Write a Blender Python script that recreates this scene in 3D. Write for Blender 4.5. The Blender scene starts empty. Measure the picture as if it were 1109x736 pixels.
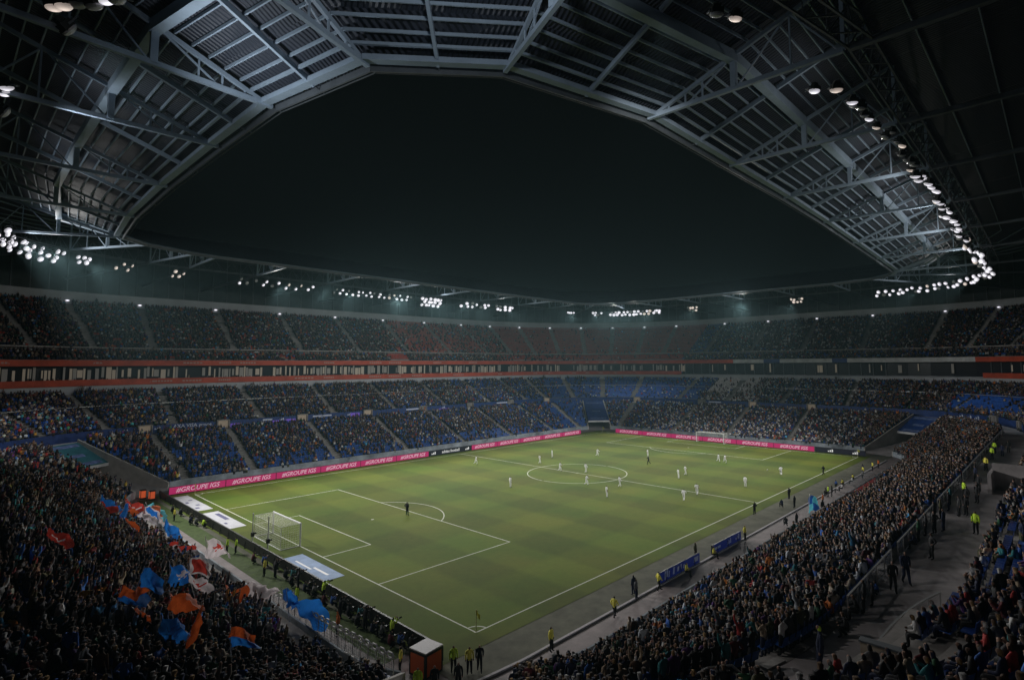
import bpy, math, random
import numpy as np
from mathutils import Vector, Matrix

random.seed(7)
rng = np.random.default_rng(11)
S = bpy.context.scene
COL = S.collection
R_ = math.radians

# ------------------------------------------------------------------ camera
cd = bpy.data.cameras.new('camera')
cam = bpy.data.objects.new('camera', cd)
COL.objects.link(cam)
RT = Vector((0.6742022681, -0.7385298954, -0.0049895134))
UP = Vector((-0.0609709601, -0.0623905028, 0.9961877168))
FW = Vector((0.7360257086, 0.6713278028, 0.0870926953))
m = Matrix((RT, UP, -FW)).transposed().to_4x4()
CAM = Vector((-28.508, -33.906, 19.975))
m.translation = CAM
cam.matrix_world = m
cd.sensor_width = 36.0
cd.lens = 606.561 / 1109 * 36
cd.shift_x = -43.667 / 1109
cd.shift_y = -26.630 / 1109
cd.clip_start = 0.1
cd.clip_end = 1500
S.camera = cam

# ------------------------------------------------------------------ night sky, exposure
W = bpy.data.worlds.new('World')
S.world = W
W.use_nodes = True
bg = W.node_tree.nodes['Background']
bg.inputs[0].default_value = (0.52, 0.74, 0.74, 1)
bg.inputs[1].default_value = 0.0038
S.view_settings.view_transform = 'Standard'
S.view_settings.look = 'None'
S.view_settings.exposure = 0
S.view_settings.gamma = 1
S.cycles.use_denoising = True
S.cycles.use_light_tree = True
S.cycles.max_bounces = 5
S.cycles.diffuse_bounces = 3
S.cycles.glossy_bounces = 2
S.cycles.transmission_bounces = 3
S.cycles.transparent_max_bounces = 12
S.cycles.volume_bounces = 0
S.cycles.sample_clamp_indirect = 1.0
S.cycles.sample_clamp_direct = 0
S.cycles.caustics_reflective = False
S.cycles.caustics_refractive = False

# ------------------------------------------------------------------ materials
MATS = {}


def mat(name, col, rough=0.7, metal=0.0, noise=0.0, nscale=6.0, emit=None, estr=0.0, bump=0.0, spec=0.3):
    if name in MATS:
        return MATS[name]
    M = bpy.data.materials.new(name)
    M.use_nodes = True
    nt = M.node_tree
    b = nt.nodes['Principled BSDF']
    b.inputs['Base Color'].default_value = (*col, 1)
    b.inputs['Roughness'].default_value = rough
    b.inputs['Metallic'].default_value = metal
    b.inputs['Specular IOR Level'].default_value = spec
    if emit:
        b.inputs['Emission Color'].default_value = (*emit, 1)
        b.inputs['Emission Strength'].default_value = estr
        M.cycles.emission_sampling = 'NONE'
    if noise or bump:
        tc = nt.nodes.new('ShaderNodeTexCoord')
        n = nt.nodes.new('ShaderNodeTexNoise')
        n.inputs['Scale'].default_value = nscale
        n.inputs['Detail'].default_value = 6
        n.inputs['Roughness'].default_value = 0.65
        nt.links.new(tc.outputs['Object'], n.inputs['Vector'])
        if noise:
            r = nt.nodes.new('ShaderNodeMapRange')
            r.inputs['From Min'].default_value = 0.3
            r.inputs['From Max'].default_value = 0.7
            r.inputs['To Min'].default_value = 1 - noise
            r.inputs['To Max'].default_value = 1 + noise
            nt.links.new(n.outputs['Fac'], r.inputs['Value'])
            mx = nt.nodes.new('ShaderNodeVectorMath')
            mx.operation = 'SCALE'
            mx.inputs[0].default_value = col
            nt.links.new(r.outputs['Result'], mx.inputs['Scale'])
            nt.links.new(mx.outputs['Vector'], b.inputs['Base Color'])
        if bump:
            bp = nt.nodes.new('ShaderNodeBump')
            bp.inputs['Strength'].default_value = bump
            nt.links.new(n.outputs['Fac'], bp.inputs['Height'])
            nt.links.new(bp.outputs['Normal'], b.inputs['Normal'])
    MATS[name] = M
    return M


concrete = mat('concrete', (0.25, 0.235, 0.225), 0.85, noise=0.35, nscale=0.6, bump=0.15)
stairc = mat('stair_concrete', (0.30, 0.29, 0.28), 0.85, noise=0.25, nscale=1.5)
walkc = mat('walkway_concrete', (0.37, 0.34, 0.345), 0.55, noise=0.35, nscale=0.45, bump=0.1, spec=0.5)
wallgrey = mat('grey_wall', (0.46, 0.48, 0.52), 0.8, noise=0.12, nscale=0.3)
darkfac = mat('dark_facade', (0.035, 0.05, 0.05), 0.6, noise=0.5, nscale=0.25)
redband = mat('red_band', (0.52, 0.075, 0.035), 0.55, noise=0.3, nscale=0.35)
pale = mat('pale_panel', (0.55, 0.56, 0.58), 0.6, noise=0.25, nscale=0.5)
bluepan = mat('blue_panel', (0.018, 0.05, 0.19), 0.5, noise=0.3, nscale=0.7)
tealpan = mat('teal_panel', (0.03, 0.12, 0.15), 0.5, noise=0.3, nscale=0.7)
beige = mat('beige_wall', (0.42, 0.36, 0.29), 0.8, noise=0.15, nscale=1.2)
steel = mat('painted_steel', (0.30, 0.38, 0.47), 0.5, noise=0.12, nscale=0.8, spec=0.4)
steeld = mat('dark_steel', (0.10, 0.115, 0.13), 0.5, noise=0.2, nscale=0.8)
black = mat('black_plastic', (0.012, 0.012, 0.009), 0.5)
white = mat('white_paint', (0.78, 0.78, 0.80), 0.5)
railm = mat('rail_metal', (0.42, 0.42, 0.42), 0.35, metal=0.6)
yellowm = mat('yellow_paint', (0.62, 0.60, 0.06), 0.6)
orangem = mat('orange_panel', (0.62, 0.10, 0.02), 0.5)
greytop = mat('grey_top', (0.55, 0.52, 0.54), 0.5, noise=0.1)
lampglow = mat('lamp_glow', (0.8, 0.8, 0.8), 0.4, emit=(0.93, 0.90, 1.0), estr=0.8)
lampwarm = mat('lamp_glow_warm', (0.8, 0.8, 0.8), 0.4, emit=(1.0, 0.82, 0.72), estr=0.50)
lampoff = mat('lamp_glass', (0.55, 0.55, 0.58), 0.2)
suiteglow = mat('suite_curtain', (0.5, 0.45, 0.38), 0.8, emit=(1.0, 0.80, 0.60), estr=0.045)
suitedim = mat('suite_curtain_dim', (0.35, 0.33, 0.30), 0.8, emit=(0.9, 0.88, 0.85), estr=0.016)
doorglow = mat('lit_doorway', (0.5, 0.42, 0.33), 0.8, emit=(1.0, 0.72, 0.48), estr=0.04)
purpleglow = mat('purple_screen', (0.1, 0.05, 0.3), 0.5, emit=(0.32, 0.16, 1.0), estr=0.22)
pinkled = mat('pink_led', (0.2, 0.01, 0.06), 0.4, emit=(1.0, 0.045, 0.27), estr=0.31)
pinktxt = mat('pink_led_letters', (0.5, 0.4, 0.45), 0.4, emit=(1.0, 0.62, 0.78), estr=0.40)
blackled = mat('black_led', (0.01, 0.01, 0.015), 0.4, emit=(0.1, 0.1, 0.2), estr=0.05)
whitled = mat('white_led_letters', (0.6, 0.6, 0.6), 0.4, emit=(1, 1, 1), estr=0.42)
blueled = mat('blue_board', (0.012, 0.03, 0.22), 0.4, emit=(0.04, 0.1, 0.9), estr=0.03)
bluetxt = mat('blue_board_letters', (0.6, 0.65, 0.8), 0.5)
redscreen = mat('red_screen', (0.3, 0.05, 0.02), 0.4, emit=(1.0, 0.16, 0.05), estr=0.35)

for M_ in (lampglow, lampwarm):
    nt = M_.node_tree; b = nt.nodes['Principled BSDF']; tc = nt.nodes.new('ShaderNodeTexCoord')
    sp_ = nt.nodes.new('ShaderNodeSeparateXYZ'); cb = nt.nodes.new('ShaderNodeCombineXYZ'); ln_ = nt.nodes.new('ShaderNodeVectorMath'); ln_.operation = 'LENGTH'
    mr = nt.nodes.new('ShaderNodeMapRange'); mr.inputs['From Min'].default_value = 0.05; mr.inputs['From Max'].default_value = 0.42
    e0 = b.inputs['Emission Strength'].default_value
    mr.inputs['To Min'].default_value = e0 * 1.9; mr.inputs['To Max'].default_value = e0 * 0.2
    nt.links.new(tc.outputs['Object'], sp_.inputs[0]); nt.links.new(sp_.outputs['Y'], cb.inputs['Y']); nt.links.new(sp_.outputs['Z'], cb.inputs['Z'])
    nt.links.new(cb.outputs[0], ln_.inputs[0]); nt.links.new(ln_.outputs['Value'], mr.inputs['Value']); nt.links.new(mr.outputs['Result'], b.inputs['Emission Strength'])

# pitch grass: mown squares, blotches and wear
grass = bpy.data.materials.new('pitch_grass')
grass.use_nodes = True
nt = grass.node_tree
b = nt.nodes['Principled BSDF']
b.inputs['Roughness'].default_value = 0.85
b.inputs['Specular IOR Level'].default_value = 0.15
tc = nt.nodes.new('ShaderNodeTexCoord')


def math_node(nt, op, a, bb=None):
    n = nt.nodes.new('ShaderNodeMath')
    n.operation = op
    for i, x in enumerate((a, bb)):
        if x is None:
            continue
        if isinstance(x, (int, float)):
            n.inputs[i].default_value = x
        else:
            nt.links.new(x, n.inputs[i])
    return n.outputs[0]


sep = nt.nodes.new('ShaderNodeSeparateXYZ')
nt.links.new(tc.outputs['Object'], sep.inputs[0])
sx = math_node(nt, 'SINE', math_node(nt, 'MULTIPLY', sep.outputs['X'], math.pi / 5.5))
sy = math_node(nt, 'SINE', math_node(nt, 'MULTIPLY', sep.outputs['Y'], math.pi / 6.8))
def sharp(x):
    return math_node(nt, 'MINIMUM', math_node(nt, 'MAXIMUM', math_node(nt, 'MULTIPLY', x, 4.0), -1.0), 1.0)
stripe = math_node(nt, 'ADD', math_node(nt, 'MULTIPLY', sharp(sx), 0.115), math_node(nt, 'MULTIPLY', sharp(sy), 0.085))
n1 = nt.nodes.new('ShaderNodeTexNoise'); n1.inputs['Scale'].default_value = 0.09; n1.inputs['Detail'].default_value = 4
n2 = nt.nodes.new('ShaderNodeTexNoise'); n2.inputs['Scale'].default_value = 1.3; n2.inputs['Detail'].default_value = 8
n2.inputs['Roughness'].default_value = 0.75
nt.links.new(tc.outputs['Object'], n1.inputs['Vector'])
nt.links.new(tc.outputs['Object'], n2.inputs['Vector'])
br = math_node(nt, 'ADD', stripe, math_node(nt, 'MULTIPLY', math_node(nt, 'SUBTRACT', n2.outputs['Fac'], 0.5), 0.55))
br = math_node(nt, 'ADD', br, 1.0)
mix = nt.nodes.new('ShaderNodeMix'); mix.data_type = 'RGBA'
mr = nt.nodes.new('ShaderNodeMapRange'); mr.inputs['From Min'].default_value = 0.35; mr.inputs['From Max'].default_value = 0.65
nt.links.new(n1.outputs['Fac'], mr.inputs['Value'])
nt.links.new(mr.outputs['Result'], mix.inputs['Factor'])
mix.inputs['A'].default_value = (0.068, 0.110, 0.011, 1)
mix.inputs['B'].default_value = (0.104, 0.122, 0.015, 1)
vm = nt.nodes.new('ShaderNodeVectorMath'); vm.operation = 'SCALE'
nt.links.new(mix.outputs['Result'], vm.inputs[0])
nt.links.new(br, vm.inputs['Scale'])
nt.links.new(vm.outputs['Vector'], b.inputs['Base Color'])
bp = nt.nodes.new('ShaderNodeBump'); bp.inputs['Strength'].default_value = 0.3
nt.links.new(n2.outputs['Fac'], bp.inputs['Height'])
nt.links.new(bp.outputs['Normal'], b.inputs['Normal'])

turf = mat('dark_turf', (0.108, 0.108, 0.078), 0.9, noise=0.35, nscale=0.5)
lineM = mat('line_paint', (0.62, 0.64, 0.55), 0.8, noise=0.25, nscale=2.5)
paving = mat('paving', (0.20, 0.165, 0.165), 0.7, noise=0.3, nscale=0.6, spec=0.4)
groundM = mat('ground_asphalt', (0.05, 0.05, 0.05), 0.9, noise=0.2)
kerbM = mat('kerb_concrete', (0.42, 0.40, 0.42), 0.8, noise=0.2)

# attribute-coloured materials (each face keeps the colour of its cloth, skin or seat)
def attr_mat(name, rough):
    M = bpy.data.materials.new(name)
    M.use_nodes = True
    nt = M.node_tree
    a = nt.nodes.new('ShaderNodeAttribute')
    a.attribute_name = 'col'
    b = nt.nodes['Principled BSDF']
    b.inputs['Roughness'].default_value = rough
    b.inputs['Specular IOR Level'].default_value = 0.2
    nt.links.new(a.outputs['Color'], b.inputs['Base Color'])
    return M


crowdM = attr_mat('crowd_clothes', 0.85)
seatsM = attr_mat('seat_plastic', 0.5)


# ------------------------------------------------------------------ mesh helpers
class MB:
    def __init__(self):
        self.v = []; self.f = []; self.mi = []

    def add(self, vs, fs, mi=0):
        o = len(self.v)
        self.v += [tuple(x) for x in vs]
        self.f += [tuple(i + o for i in f) for f in fs]
        self.mi += [mi] * len(fs)
        return self

    def quad(self, a, b, c, d, mi=0):
        return self.add([a, b, c, d], [(0, 1, 2, 3)], mi)

    def box(self, c, s, rz=0.0, mi=0, taper=1.0):
        x, y, z = (k / 2 for k in s)
        ca, sa = math.cos(rz), math.sin(rz)
        vs = []
        for dz in (-1, 1):
            t = taper if dz > 0 else 1.0
            for dx, dy in ((-1, -1), (1, -1), (1, 1), (-1, 1)):
                px, py = dx * x * t, dy * y * t
                vs.append((c[0] + px * ca - py * sa, c[1] + px * sa + py * ca, c[2] + dz * z))
        return self.add(vs, [(3, 2, 1, 0), (4, 5, 6, 7), (0, 1, 5, 4), (1, 2, 6, 5), (2, 3, 7, 6), (3, 0, 4, 7)], mi)

    def beam(self, p, q, w, h=None, mi=0, up=(0, 0, 1)):
        h = h or w
        p = Vector(p); q = Vector(q)
        d = (q - p)
        if d.length < 1e-6:
            return self
        d.normalize()
        u = Vector(up)
        s = d.cross(u)
        if s.length < 1e-4:
            s = d.cross(Vector((1, 0, 0)))
        s.normalize()
        u = s.cross(d).normalized()
        s = s * (w / 2); u = u * (h / 2)
        vs = [p - s - u, p + s - u, p + s + u, p - s + u, q - s - u, q + s - u, q + s + u, q - s + u]
        return self.add(vs, [(3, 2, 1, 0), (4, 5, 6, 7), (0, 1, 5, 4), (1, 2, 6, 5), (2, 3, 7, 6), (3, 0, 4, 7)], mi)

    def tube(self, p, q, r, n=8, mi=0, r2=None):
        p = Vector(p); q = Vector(q); r2 = r if r2 is None else r2
        d = (q - p).normalized()
        s = d.cross(Vector((0, 0, 1)))
        if s.length < 1e-3:
            s = Vector((1, 0, 0))
        s.normalize(); u = s.cross(d)
        vs = []
        for P_, rr in ((p, r), (q, r2)):
            for k in range(n):
                a = 2 * math.pi * k / n
                vs.append(P_ + s * math.cos(a) * rr + u * math.sin(a) * rr)
        fs = [(k, (k + 1) % n, n + (k + 1) % n, n + k) for k in range(n)]
        fs += [tuple(range(n - 1, -1, -1)), tuple(range(n, 2 * n))]
        return self.add(vs, fs, mi)

    def mesh(self, name, mats):
        me = bpy.data.meshes.new(name)
        me.from_pydata(self.v, [], self.f)
        for m_ in (mats if isinstance(mats, (list, tuple)) else [mats]):
            me.materials.append(m_)
        if max(self.mi or [0]) > 0:
            me.polygons.foreach_set('material_index', self.mi)
        me.update()
        return me

    def build(self, name, mats, parent=None, loc=None):
        o = bpy.data.objects.new(name, self.mesh(name, mats))
        COL.objects.link(o)
        if parent is not None:
            o.parent = parent
        if loc is not None:
            o.location = loc
        return o


def tag(o, label=None, cat=None, group=None, kind=None):
    if label: o['label'] = label
    if cat: o['category'] = cat
    if group: o['group'] = group
    if kind: o['kind'] = kind
    return o


def empty(name, loc=(0, 0, 0), rz=0.0):
    o = bpy.data.objects.new(name, None)
    o.empty_display_size = 0.3
    COL.objects.link(o)
    o.location = loc
    o.rotation_euler = (0, 0, rz)
    return o


def text_mesh(s, size, mat_, shear=0.0, depth=0.0, name='lettering'):
    c = bpy.data.curves.new('txt', 'FONT')
    c.body = s; c.size = size; c.shear = shear; c.align_x = 'CENTER'; c.align_y = 'CENTER'
    c.offset = size * 0.012
    c.resolution_u = 3
    o = bpy.data.objects.new('txt', c)
    COL.objects.link(o)
    dg = bpy.context.evaluated_depsgraph_get()
    me = bpy.data.meshes.new_from_object(o.evaluated_get(dg))
    bpy.data.objects.remove(o)
    bpy.data.curves.remove(c)
    me.name = name
    me.materials.clear(); me.materials.append(mat_)
    return me


# ------------------------------------------------------------------ plan of the ground: rings round the pitch
L_, W_ = 105.0, 68.0
CEN = {'NR': (3, 3, 180), 'RF': (102, 3, 270), 'FL': (102, 65, 0), 'LN': (3, 65, 90)}
TUN = {'NR': 43.0, 'RF': 63.0, 'FL': 45.0, 'LN': 39.0}      # direction of each corner tunnel
TW = 3.6                                                      # half width of the tunnels


def P(sec, t, d):
    """point at parameter t of a section, d metres outside the pitch lines"""
    if sec == 'N': return (-d, t)
    if sec == 'F': return (L_ + d, t)
    if sec == 'R': return (t, -d)
    if sec == 'L': return (t, W_ + d)
    cx, cy, a0 = CEN[sec]
    a = R_(a0 + t)
    return (cx + (d + 3) * math.cos(a), cy + (d + 3) * math.sin(a))


def Nrm(sec, t):
    if sec == 'N': return (-1, 0)
    if sec == 'F': return (1, 0)
    if sec == 'R': return (0, -1)
    if sec == 'L': return (0, 1)
    a = R_(CEN[sec][2] + t)
    return (math.cos(a), math.sin(a))


RANGE = {'N': (65, 3), 'R': (3, 102), 'F': (3, 65), 'L': (102, 3), 'NR': (0, 90), 'RF': (0, 90), 'FL': (0, 90), 'LN': (0, 90)}
ALL8 = ['LN', 'N', 'NR', 'R', 'RF', 'F', 'FL', 'L']
FAR5 = ['RF', 'F', 'FL', 'L', 'LN']


def frange(a, b, n):
    return [a + (b - a) * i / n for i in range(n + 1)]


def sweep(mb, prof, secs, gap=False, mi=0):
    """loft a list of (d, z) along the ring; gap leaves the corner tunnels open"""
    for s in secs:
        a, b_ = RANGE[s]
        pieces = []
        if s in CEN:
            if gap and s in TUN:
                pieces = [lambda d, f, s=s: f * (TUN[s] - math.degrees(math.asin(min(1, TW / (d + 3))))),
                          lambda d, f, s=s: 90 - (1 - f) * (90 - TUN[s] - math.degrees(math.asin(min(1, TW / (d + 3)))))]
                n = 7
            else:
                pieces = [lambda d, f: 90 * f]
                n = 14
        else:
            pieces = [lambda d, f, a=a, b_=b_: a + (b_ - a) * f]
            n = 8
        for fn in pieces:
            rows = []
            for (d, z) in prof:
                rows.append([(*P(s, fn(d, i / n), d), z) for i in range(n + 1)])
            vs = [p for r in rows for p in r]
            k = n + 1
            fs = []
            for j in range(len(prof) - 1):
                for i in range(n):
                    fs.append((j * k + i, j * k + i + 1, (j + 1) * k + i + 1, (j + 1) * k + i))
            mb.add(vs, fs, mi)
    return mb


# row tables: (d of the seat, z of the tread)
ROW = 0.8
LLZ = [(9.6 + 0.785 * i, 0.62 + 0.345 * i) for i in range(20)]
LUZ = [(28.2 + ROW * i, 8.5 + 0.375 * i) for i in range(17)]
UFZ = [(42.3 + ROW * i, 21.3 + 0.42 * i) for i in range(4)]
UMZ = [(47.0 + ROW * i, 23.6 + 0.54 * i) for i in range(20)]


def stair_profile(rows, z0):
    pr = [(rows[0][0] - 0.4, z0)]
    for d, z in rows:
        pr += [(d - 0.4, z), (d + 0.4, z)]
    return pr


# ------------------------------------------------------------------ ground, pitch, markings
mb = MB(); mb.quad((-120, -125, -0.3), (230, -125, -0.3), (230, 195, -0.3), (-120, 195, -0.3))
tag(mb.build('ground', groundM), kind='structure')
mb = MB(); sweep_in = []
mb.quad((-9.5, -9.5, -0.03), (115, -9.5, -0.03), (115, 78, -0.03), (-9.5, 78, -0.03))
tag(mb.build('path', paving), kind='structure')
mb = MB(); mb.quad((-5.2, -5.4, -0.015), (111, -5.4, -0.015), (111, 72.6, -0.015), (-5.2, 72.6, -0.015))
tag(mb.build('turf', turf), kind='structure')
mb = MB(); mb.quad((-7.1, 1.2, -0.02), (-4.4, 1.2, -0.02), (-4.4, 70, -0.02), (-7.1, 70, -0.02))
o = mb.build('grass_strip', mat('dark_grass', (0.05, 0.08, 0.016), 0.9, noise=0.4, nscale=2.0)); tag(o, kind='structure')
mb = MB(); mb.quad((-4.6, -1.9, 0), (107.5, -1.9, 0), (107.5, 71.2, 0), (-4.6, 71.2, 0))
tag(mb.build('pitch', grass), kind='structure')
# kerb between the turf and the paved track
mb = MB()
for a, b_ in (((-7.5, -4.9), (-0.4, -5.5)), ((-0.4, -5.5), (104, -5.5))):
    mb.beam((*a, 0.03), (*b_, 0.03), 0.22, 0.12)
tag(mb.build('kerb', kerbM), kind='structure')

mb = MB(); LZ = 0.006; lw = 0.12


def line(x0, y0, x1, y1, w=lw):
    d = Vector((x1 - x0, y1 - y0, 0)).normalized()
    s = Vector((-d.y, d.x, 0)) * (w / 2)
    a = Vector((x0, y0, LZ)); c = Vector((x1, y1, LZ))
    mb.quad(a - s, c - s, c + s, a + s)


def arc(cx, cy, r, a0, a1, n=48, w=lw):
    vs = []
    for i in range(n + 1):
        a = R_(a0 + (a1 - a0) * i / n)
        for rr in (r - w / 2, r + w / 2):
            vs.append((cx + rr * math.cos(a), cy + rr * math.sin(a), LZ))
    mb.add(vs, [(2 * i, 2 * i + 1, 2 * i + 3, 2 * i + 2) for i in range(n)])


h = lw / 2
line(-h, 0, L_ + h, 0); line(-h, W_, L_ + h, W_)
line(0, h, 0, W_ - h); line(L_, h, L_, W_ - h); line(52.5, h, 52.5, W_ - h)
arc(52.5, 34, 9.15, 1, 179); arc(52.5, 34, 9.15, 181, 359)
for s_, x0 in ((1, 0), (-1, L_)):
    X = lambda q: x0 + s_ * q
    line(X(h), 13.84, X(16.5 + h), 13.84); line(X(h), 54.16, X(16.5 + h), 54.16); line(X(16.5), 13.84 + h, X(16.5), 54.16 - h)
    line(X(h), 24.84, X(5.5 + h), 24.84); line(X(h), 43.16, X(5.5 + h), 43.16); line(X(5.5), 24.84 + h, X(5.5), 43.16 - h)
    if s_ > 0: arc(11, 34, 9.15, -52.6, 52.6, 24)
    else: arc(L_ - 11, 34, 9.15, 127.4, 232.6, 24)
    arc(X(11), 34, 0.1, 0, 360, 10, 0.18)
arc(52.5, 34, 0.1, 0, 360, 10, 0.18)
for cx, cy, a in ((0, 0, 0), (L_, 0, 90), (L_, W_, 180), (0, W_, 270)):
    arc(cx, cy, 1.0, a + 4, a + 86, 12)
tag(mb.build('pitch_markings', lineM), kind='structure')

# advertising mats lying behind the near goal line, and one behind the far goal line
matW = mat('white_mat', (0.52, 0.52, 0.56), 0.7, noise=0.12, nscale=0.8)
matB = mat('pale_blue_mat', (0.26, 0.36, 0.55), 0.7, noise=0.2, nscale=0.8)
matT = mat('mat_print', (0.10, 0.10, 0.20), 0.7)
for (x0, x1, y0, y1, M_, lab, prt) in (
        (-3.2, -1.0, 56.0, 68.0, matW, 'white advertising mat on the grass nearest the far corner flag', ((-2.4, 58, .5, .8), (-1.8, 60, .5, .7), (-2.5, 62.5, .4, 1.0), (-1.7, 64, .5, .6))),
        (-3.1, -1.0, 43.4, 54.0, matW, 'white advertising mat on the grass with a dark block printed on it', ((-1.6, 50.4, .55, 4.2), (-2.4, 46.4, .3, .8))),
        (-3.1, -1.0, 18.2, 27.4, matB, 'pale blue advertising mat on the grass beside the near goal', ((-2.0, 21, .25, 3.0), (-2.4, 24, .2, 3.5)))):
    mb = MB(); mb.box(((x0 + x1) / 2, (y0 + y1) / 2, 0.012), (x1 - x0, y1 - y0, 0.016))
    o = mb.build('advertising_mat', M_)
    tag(o, lab, 'advertising mat', 'mats lying behind the near goal line')
    mb = MB()
    for (px, py, w, l) in prt:
        mb.box((px, py, 0.024), (w, l, 0.004))
    mb.build('print', matT if M_ is matW else white, o)

# ------------------------------------------------------------------ the grandstand
GS = empty('grandstand')
tag(GS, 'concrete stadium bowl of three seating tiers wrapping right round the pitch', 'grandstand')
mb = MB()
sweep(mb, stair_profile(LLZ, -0.05) + [(25.0, 7.15)], ALL8, gap=True)
mb.build('lower_tier', concrete, GS)
# front wall of the lower tier carries pale banners
mb = MB()
sweep(mb, [(9.2, -0.05), (9.18, 1.05), (9.05, 1.07), (9.03, -0.05)], ALL8, gap=True)
mb.build('front_wall', mat('front_wall_cloth', (0.30, 0.34, 0.38), 0.8, noise=0.55, nscale=0.35), GS)
mb = MB(); sweep(mb, [(25.0, 7.15), (25.0, 7.2), (27.7, 7.2)], [q for q in ALL8 if q != 'N'])
mb.build('walkway', walkc, GS)
mb = MB()
sweep(mb, [(27.7, 7.2), (27.7, 8.75), (27.95, 8.75), (27.95, 8.3)], FAR5)
mb.build('banner_wall', bluepan, GS)
mb = MB(); sweep(mb, [(27.7, 7.2), (29.4, 7.2)], ['R'])
mb.build('walkway', walkc, GS)
mb = MB(); sweep(mb, stair_profile(LUZ, 8.2) + [(41.9, 13.95)], [q for q in ALL8 if q != 'R'])
LUR = [(d, z - 1.3) for d, z in LUZ[2:]]
sweep(mb, stair_profile(LUR, 7.2) + [(41.9, 13.2), (41.9, 14.0)], ['R'])
mb.build('middle_tier', concrete, GS)
mb = MB()
sweep(mb, [(41.9, 13.9), (41.9, 16.2), (44.6, 16.25), (44.6, 20.4)], FAR5)
mb.build('rear_wall', wallgrey, GS)
EXT = [(25.4 + ROW * i, 7.2 + 0.32 * i) for i in range(4)]
mb = MB(); sweep(mb, stair_profile(EXT, 7.15), ['N'])
n = 12
for sec, t0, t1 in (('NR', 0, 70), ('LN', 72, 90)):
    rows = [[(*P(sec, t0 + (t1 - t0) * i / n, d), z) for i in range(n + 1)] for d, z in stair_profile(EXT, 7.15)]
    mb.add([p for r in rows for p in r], [(j * (n + 1) + i, j * (n + 1) + i + 1, (j + 1) * (n + 1) + i + 1, (j + 1) * (n + 1) + i) for j in range(len(rows) - 1) for i in range(n)])
mb.build('standing_rows', concrete, GS)
# balcony bands
def ring_part(secs, prof, name, M_):
    mb = MB(); sweep(mb, prof, secs); mb.build(name, M_, GS)
ring_part(['FL', 'L', 'LN'], [(41.9, 16.2), (41.35, 16.25), (41.3, 17.45), (41.45, 17.45), (41.5, 16.4), (44.5, 16.4)], 'balcony_band', redband)
ring_part(['FL', 'L', 'LN'], [(44.5, 20.1), (41.35, 20.1), (41.3, 21.25), (41.45, 21.25), (41.9, 21.2)], 'balcony_band', redband)
BAND = [(44.5, 20.1), (41.35, 20.1), (41.3, 21.25), (41.45, 21.25), (41.9, 21.2)]
for s, (a, b_), M_ in (('RF', (62, 90), pale), ('F', (3, 12), pale), ('F', (12, 16), bluepan), ('F', (16, 31), pale), ('F', (31, 36), bluepan), ('F', (36, 46), pale),
                       ('RF', (0, 62), redband), ('F', (46, 65), redband)):
    n = 8; mb = MB()
    rows = [[(*P(s, a + (b_ - a) * i / n, d), z) for i in range(n + 1)] for d, z in BAND]
    mb.add([p for r in rows for p in r], [(j * (n + 1) + i, j * (n + 1) + i + 1, (j + 1) * (n + 1) + i + 1, (j + 1) * (n + 1) + i) for j in range(4) for i in range(n)])
    mb.build('balcony_band', M_, GS)
mb = MB()
n = 10; pr = [(41.9, 16.2), (41.35, 16.25), (41.3, 17.45), (41.45, 17.45), (41.5, 16.4), (44.5, 16.4)]
rows = [[(*P('RF', 60 * i / n, d), z) for i in range(n + 1)] for d, z in pr]
mb.add([p for r in rows for p in r], [(j * (n + 1) + i, j * (n + 1) + i + 1, (j + 1) * (n + 1) + i + 1, (j + 1) * (n + 1) + i) for j in range(5) for i in range(n)])
mb.build('balcony_band', redband, GS)
# pale lettering-like strips and lamps along the bands
mb = MB()
for s in ('L', 'LN', 'FL'):
    a, b_ = sorted(RANGE[s]); t = a
    while t < b_:
        k = 1 if s == 'L' else 57.3 / 45
        ln = random.uniform(2.5, 5) * k
        for zc in (16.85, 20.7):
            if random.random() < 0.55:
                for i in range(6):
                    t0 = t + ln * i / 6; t1 = t + ln * (i + 0.75) / 6
                    p, q = P(s, t0, 41.29), P(s, t1, 41.29)
                    mb.quad((*p, zc - .16), (*q, zc - .16), (*q, zc + .16), (*p, zc + .16))
        t += ln + random.uniform(1.5, 5) * k
tag(mb.build('band_print', mat('band_print', (0.50, 0.30, 0.26), 0.7), GS), kind='stuff')

# suites behind the balconies: dark glazing, lit curtains
mb = MB(); sweep(mb, [(44.5, 16.4), (44.45, 20.1)], ['L', 'LN', 'FL', 'F', 'RF'])
mb.build('suite_window', mat('suite_glass', (0.012, 0.016, 0.022), 0.15, spec=0.5), GS)
PANES = []
for s in ('L', 'LN', 'FL', 'RF', 'F'):
    a, b_ = sorted(RANGE[s])
    k = 1 if s in 'LF' else 57.3 / 47
    t = a
    while t < b_:
        w = random.choice([0.25, 0.35, 0.45, 0.6, 0.9]) * k
        cov = {'L': 0.8, 'LN': 0.8, 'FL': 0.55, 'F': 0.12}.get(s, 0.7)
        if s == 'RF' and t > 55: cov = 0.1
        if random.random() < cov and t + w < b_:
            z0 = 17.2 if random.random() < 0.6 else 17.8
            p, q = P(s, t, 44.0), P(s, t + w, 44.0)
            z1 = random.choice([19.3, 19.6, 19.9])
            PANES.append((w / k, [(*p, z0), (*q, z0), (*q, z1), (*p, z1)], suiteglow if random.random() < (0.55 if s != 'FL' else 0.25) else suitedim))
        t += w + random.choice([0.1, 0.2, 0.35, 0.7]) * k
PANES.sort(key=lambda q: -q[0])
for w, q, M_ in PANES[:98]:
    mb = MB(); mb.quad(*q); mb.build('suite_pane', M_, GS)
mb = MB()
for w, q, M_ in PANES[98:]: mb.quad(*q, 0 if M_ is suiteglow else 1)
tag(mb.build('suite_panes', [suiteglow, suitedim], GS), kind='stuff')
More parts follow.
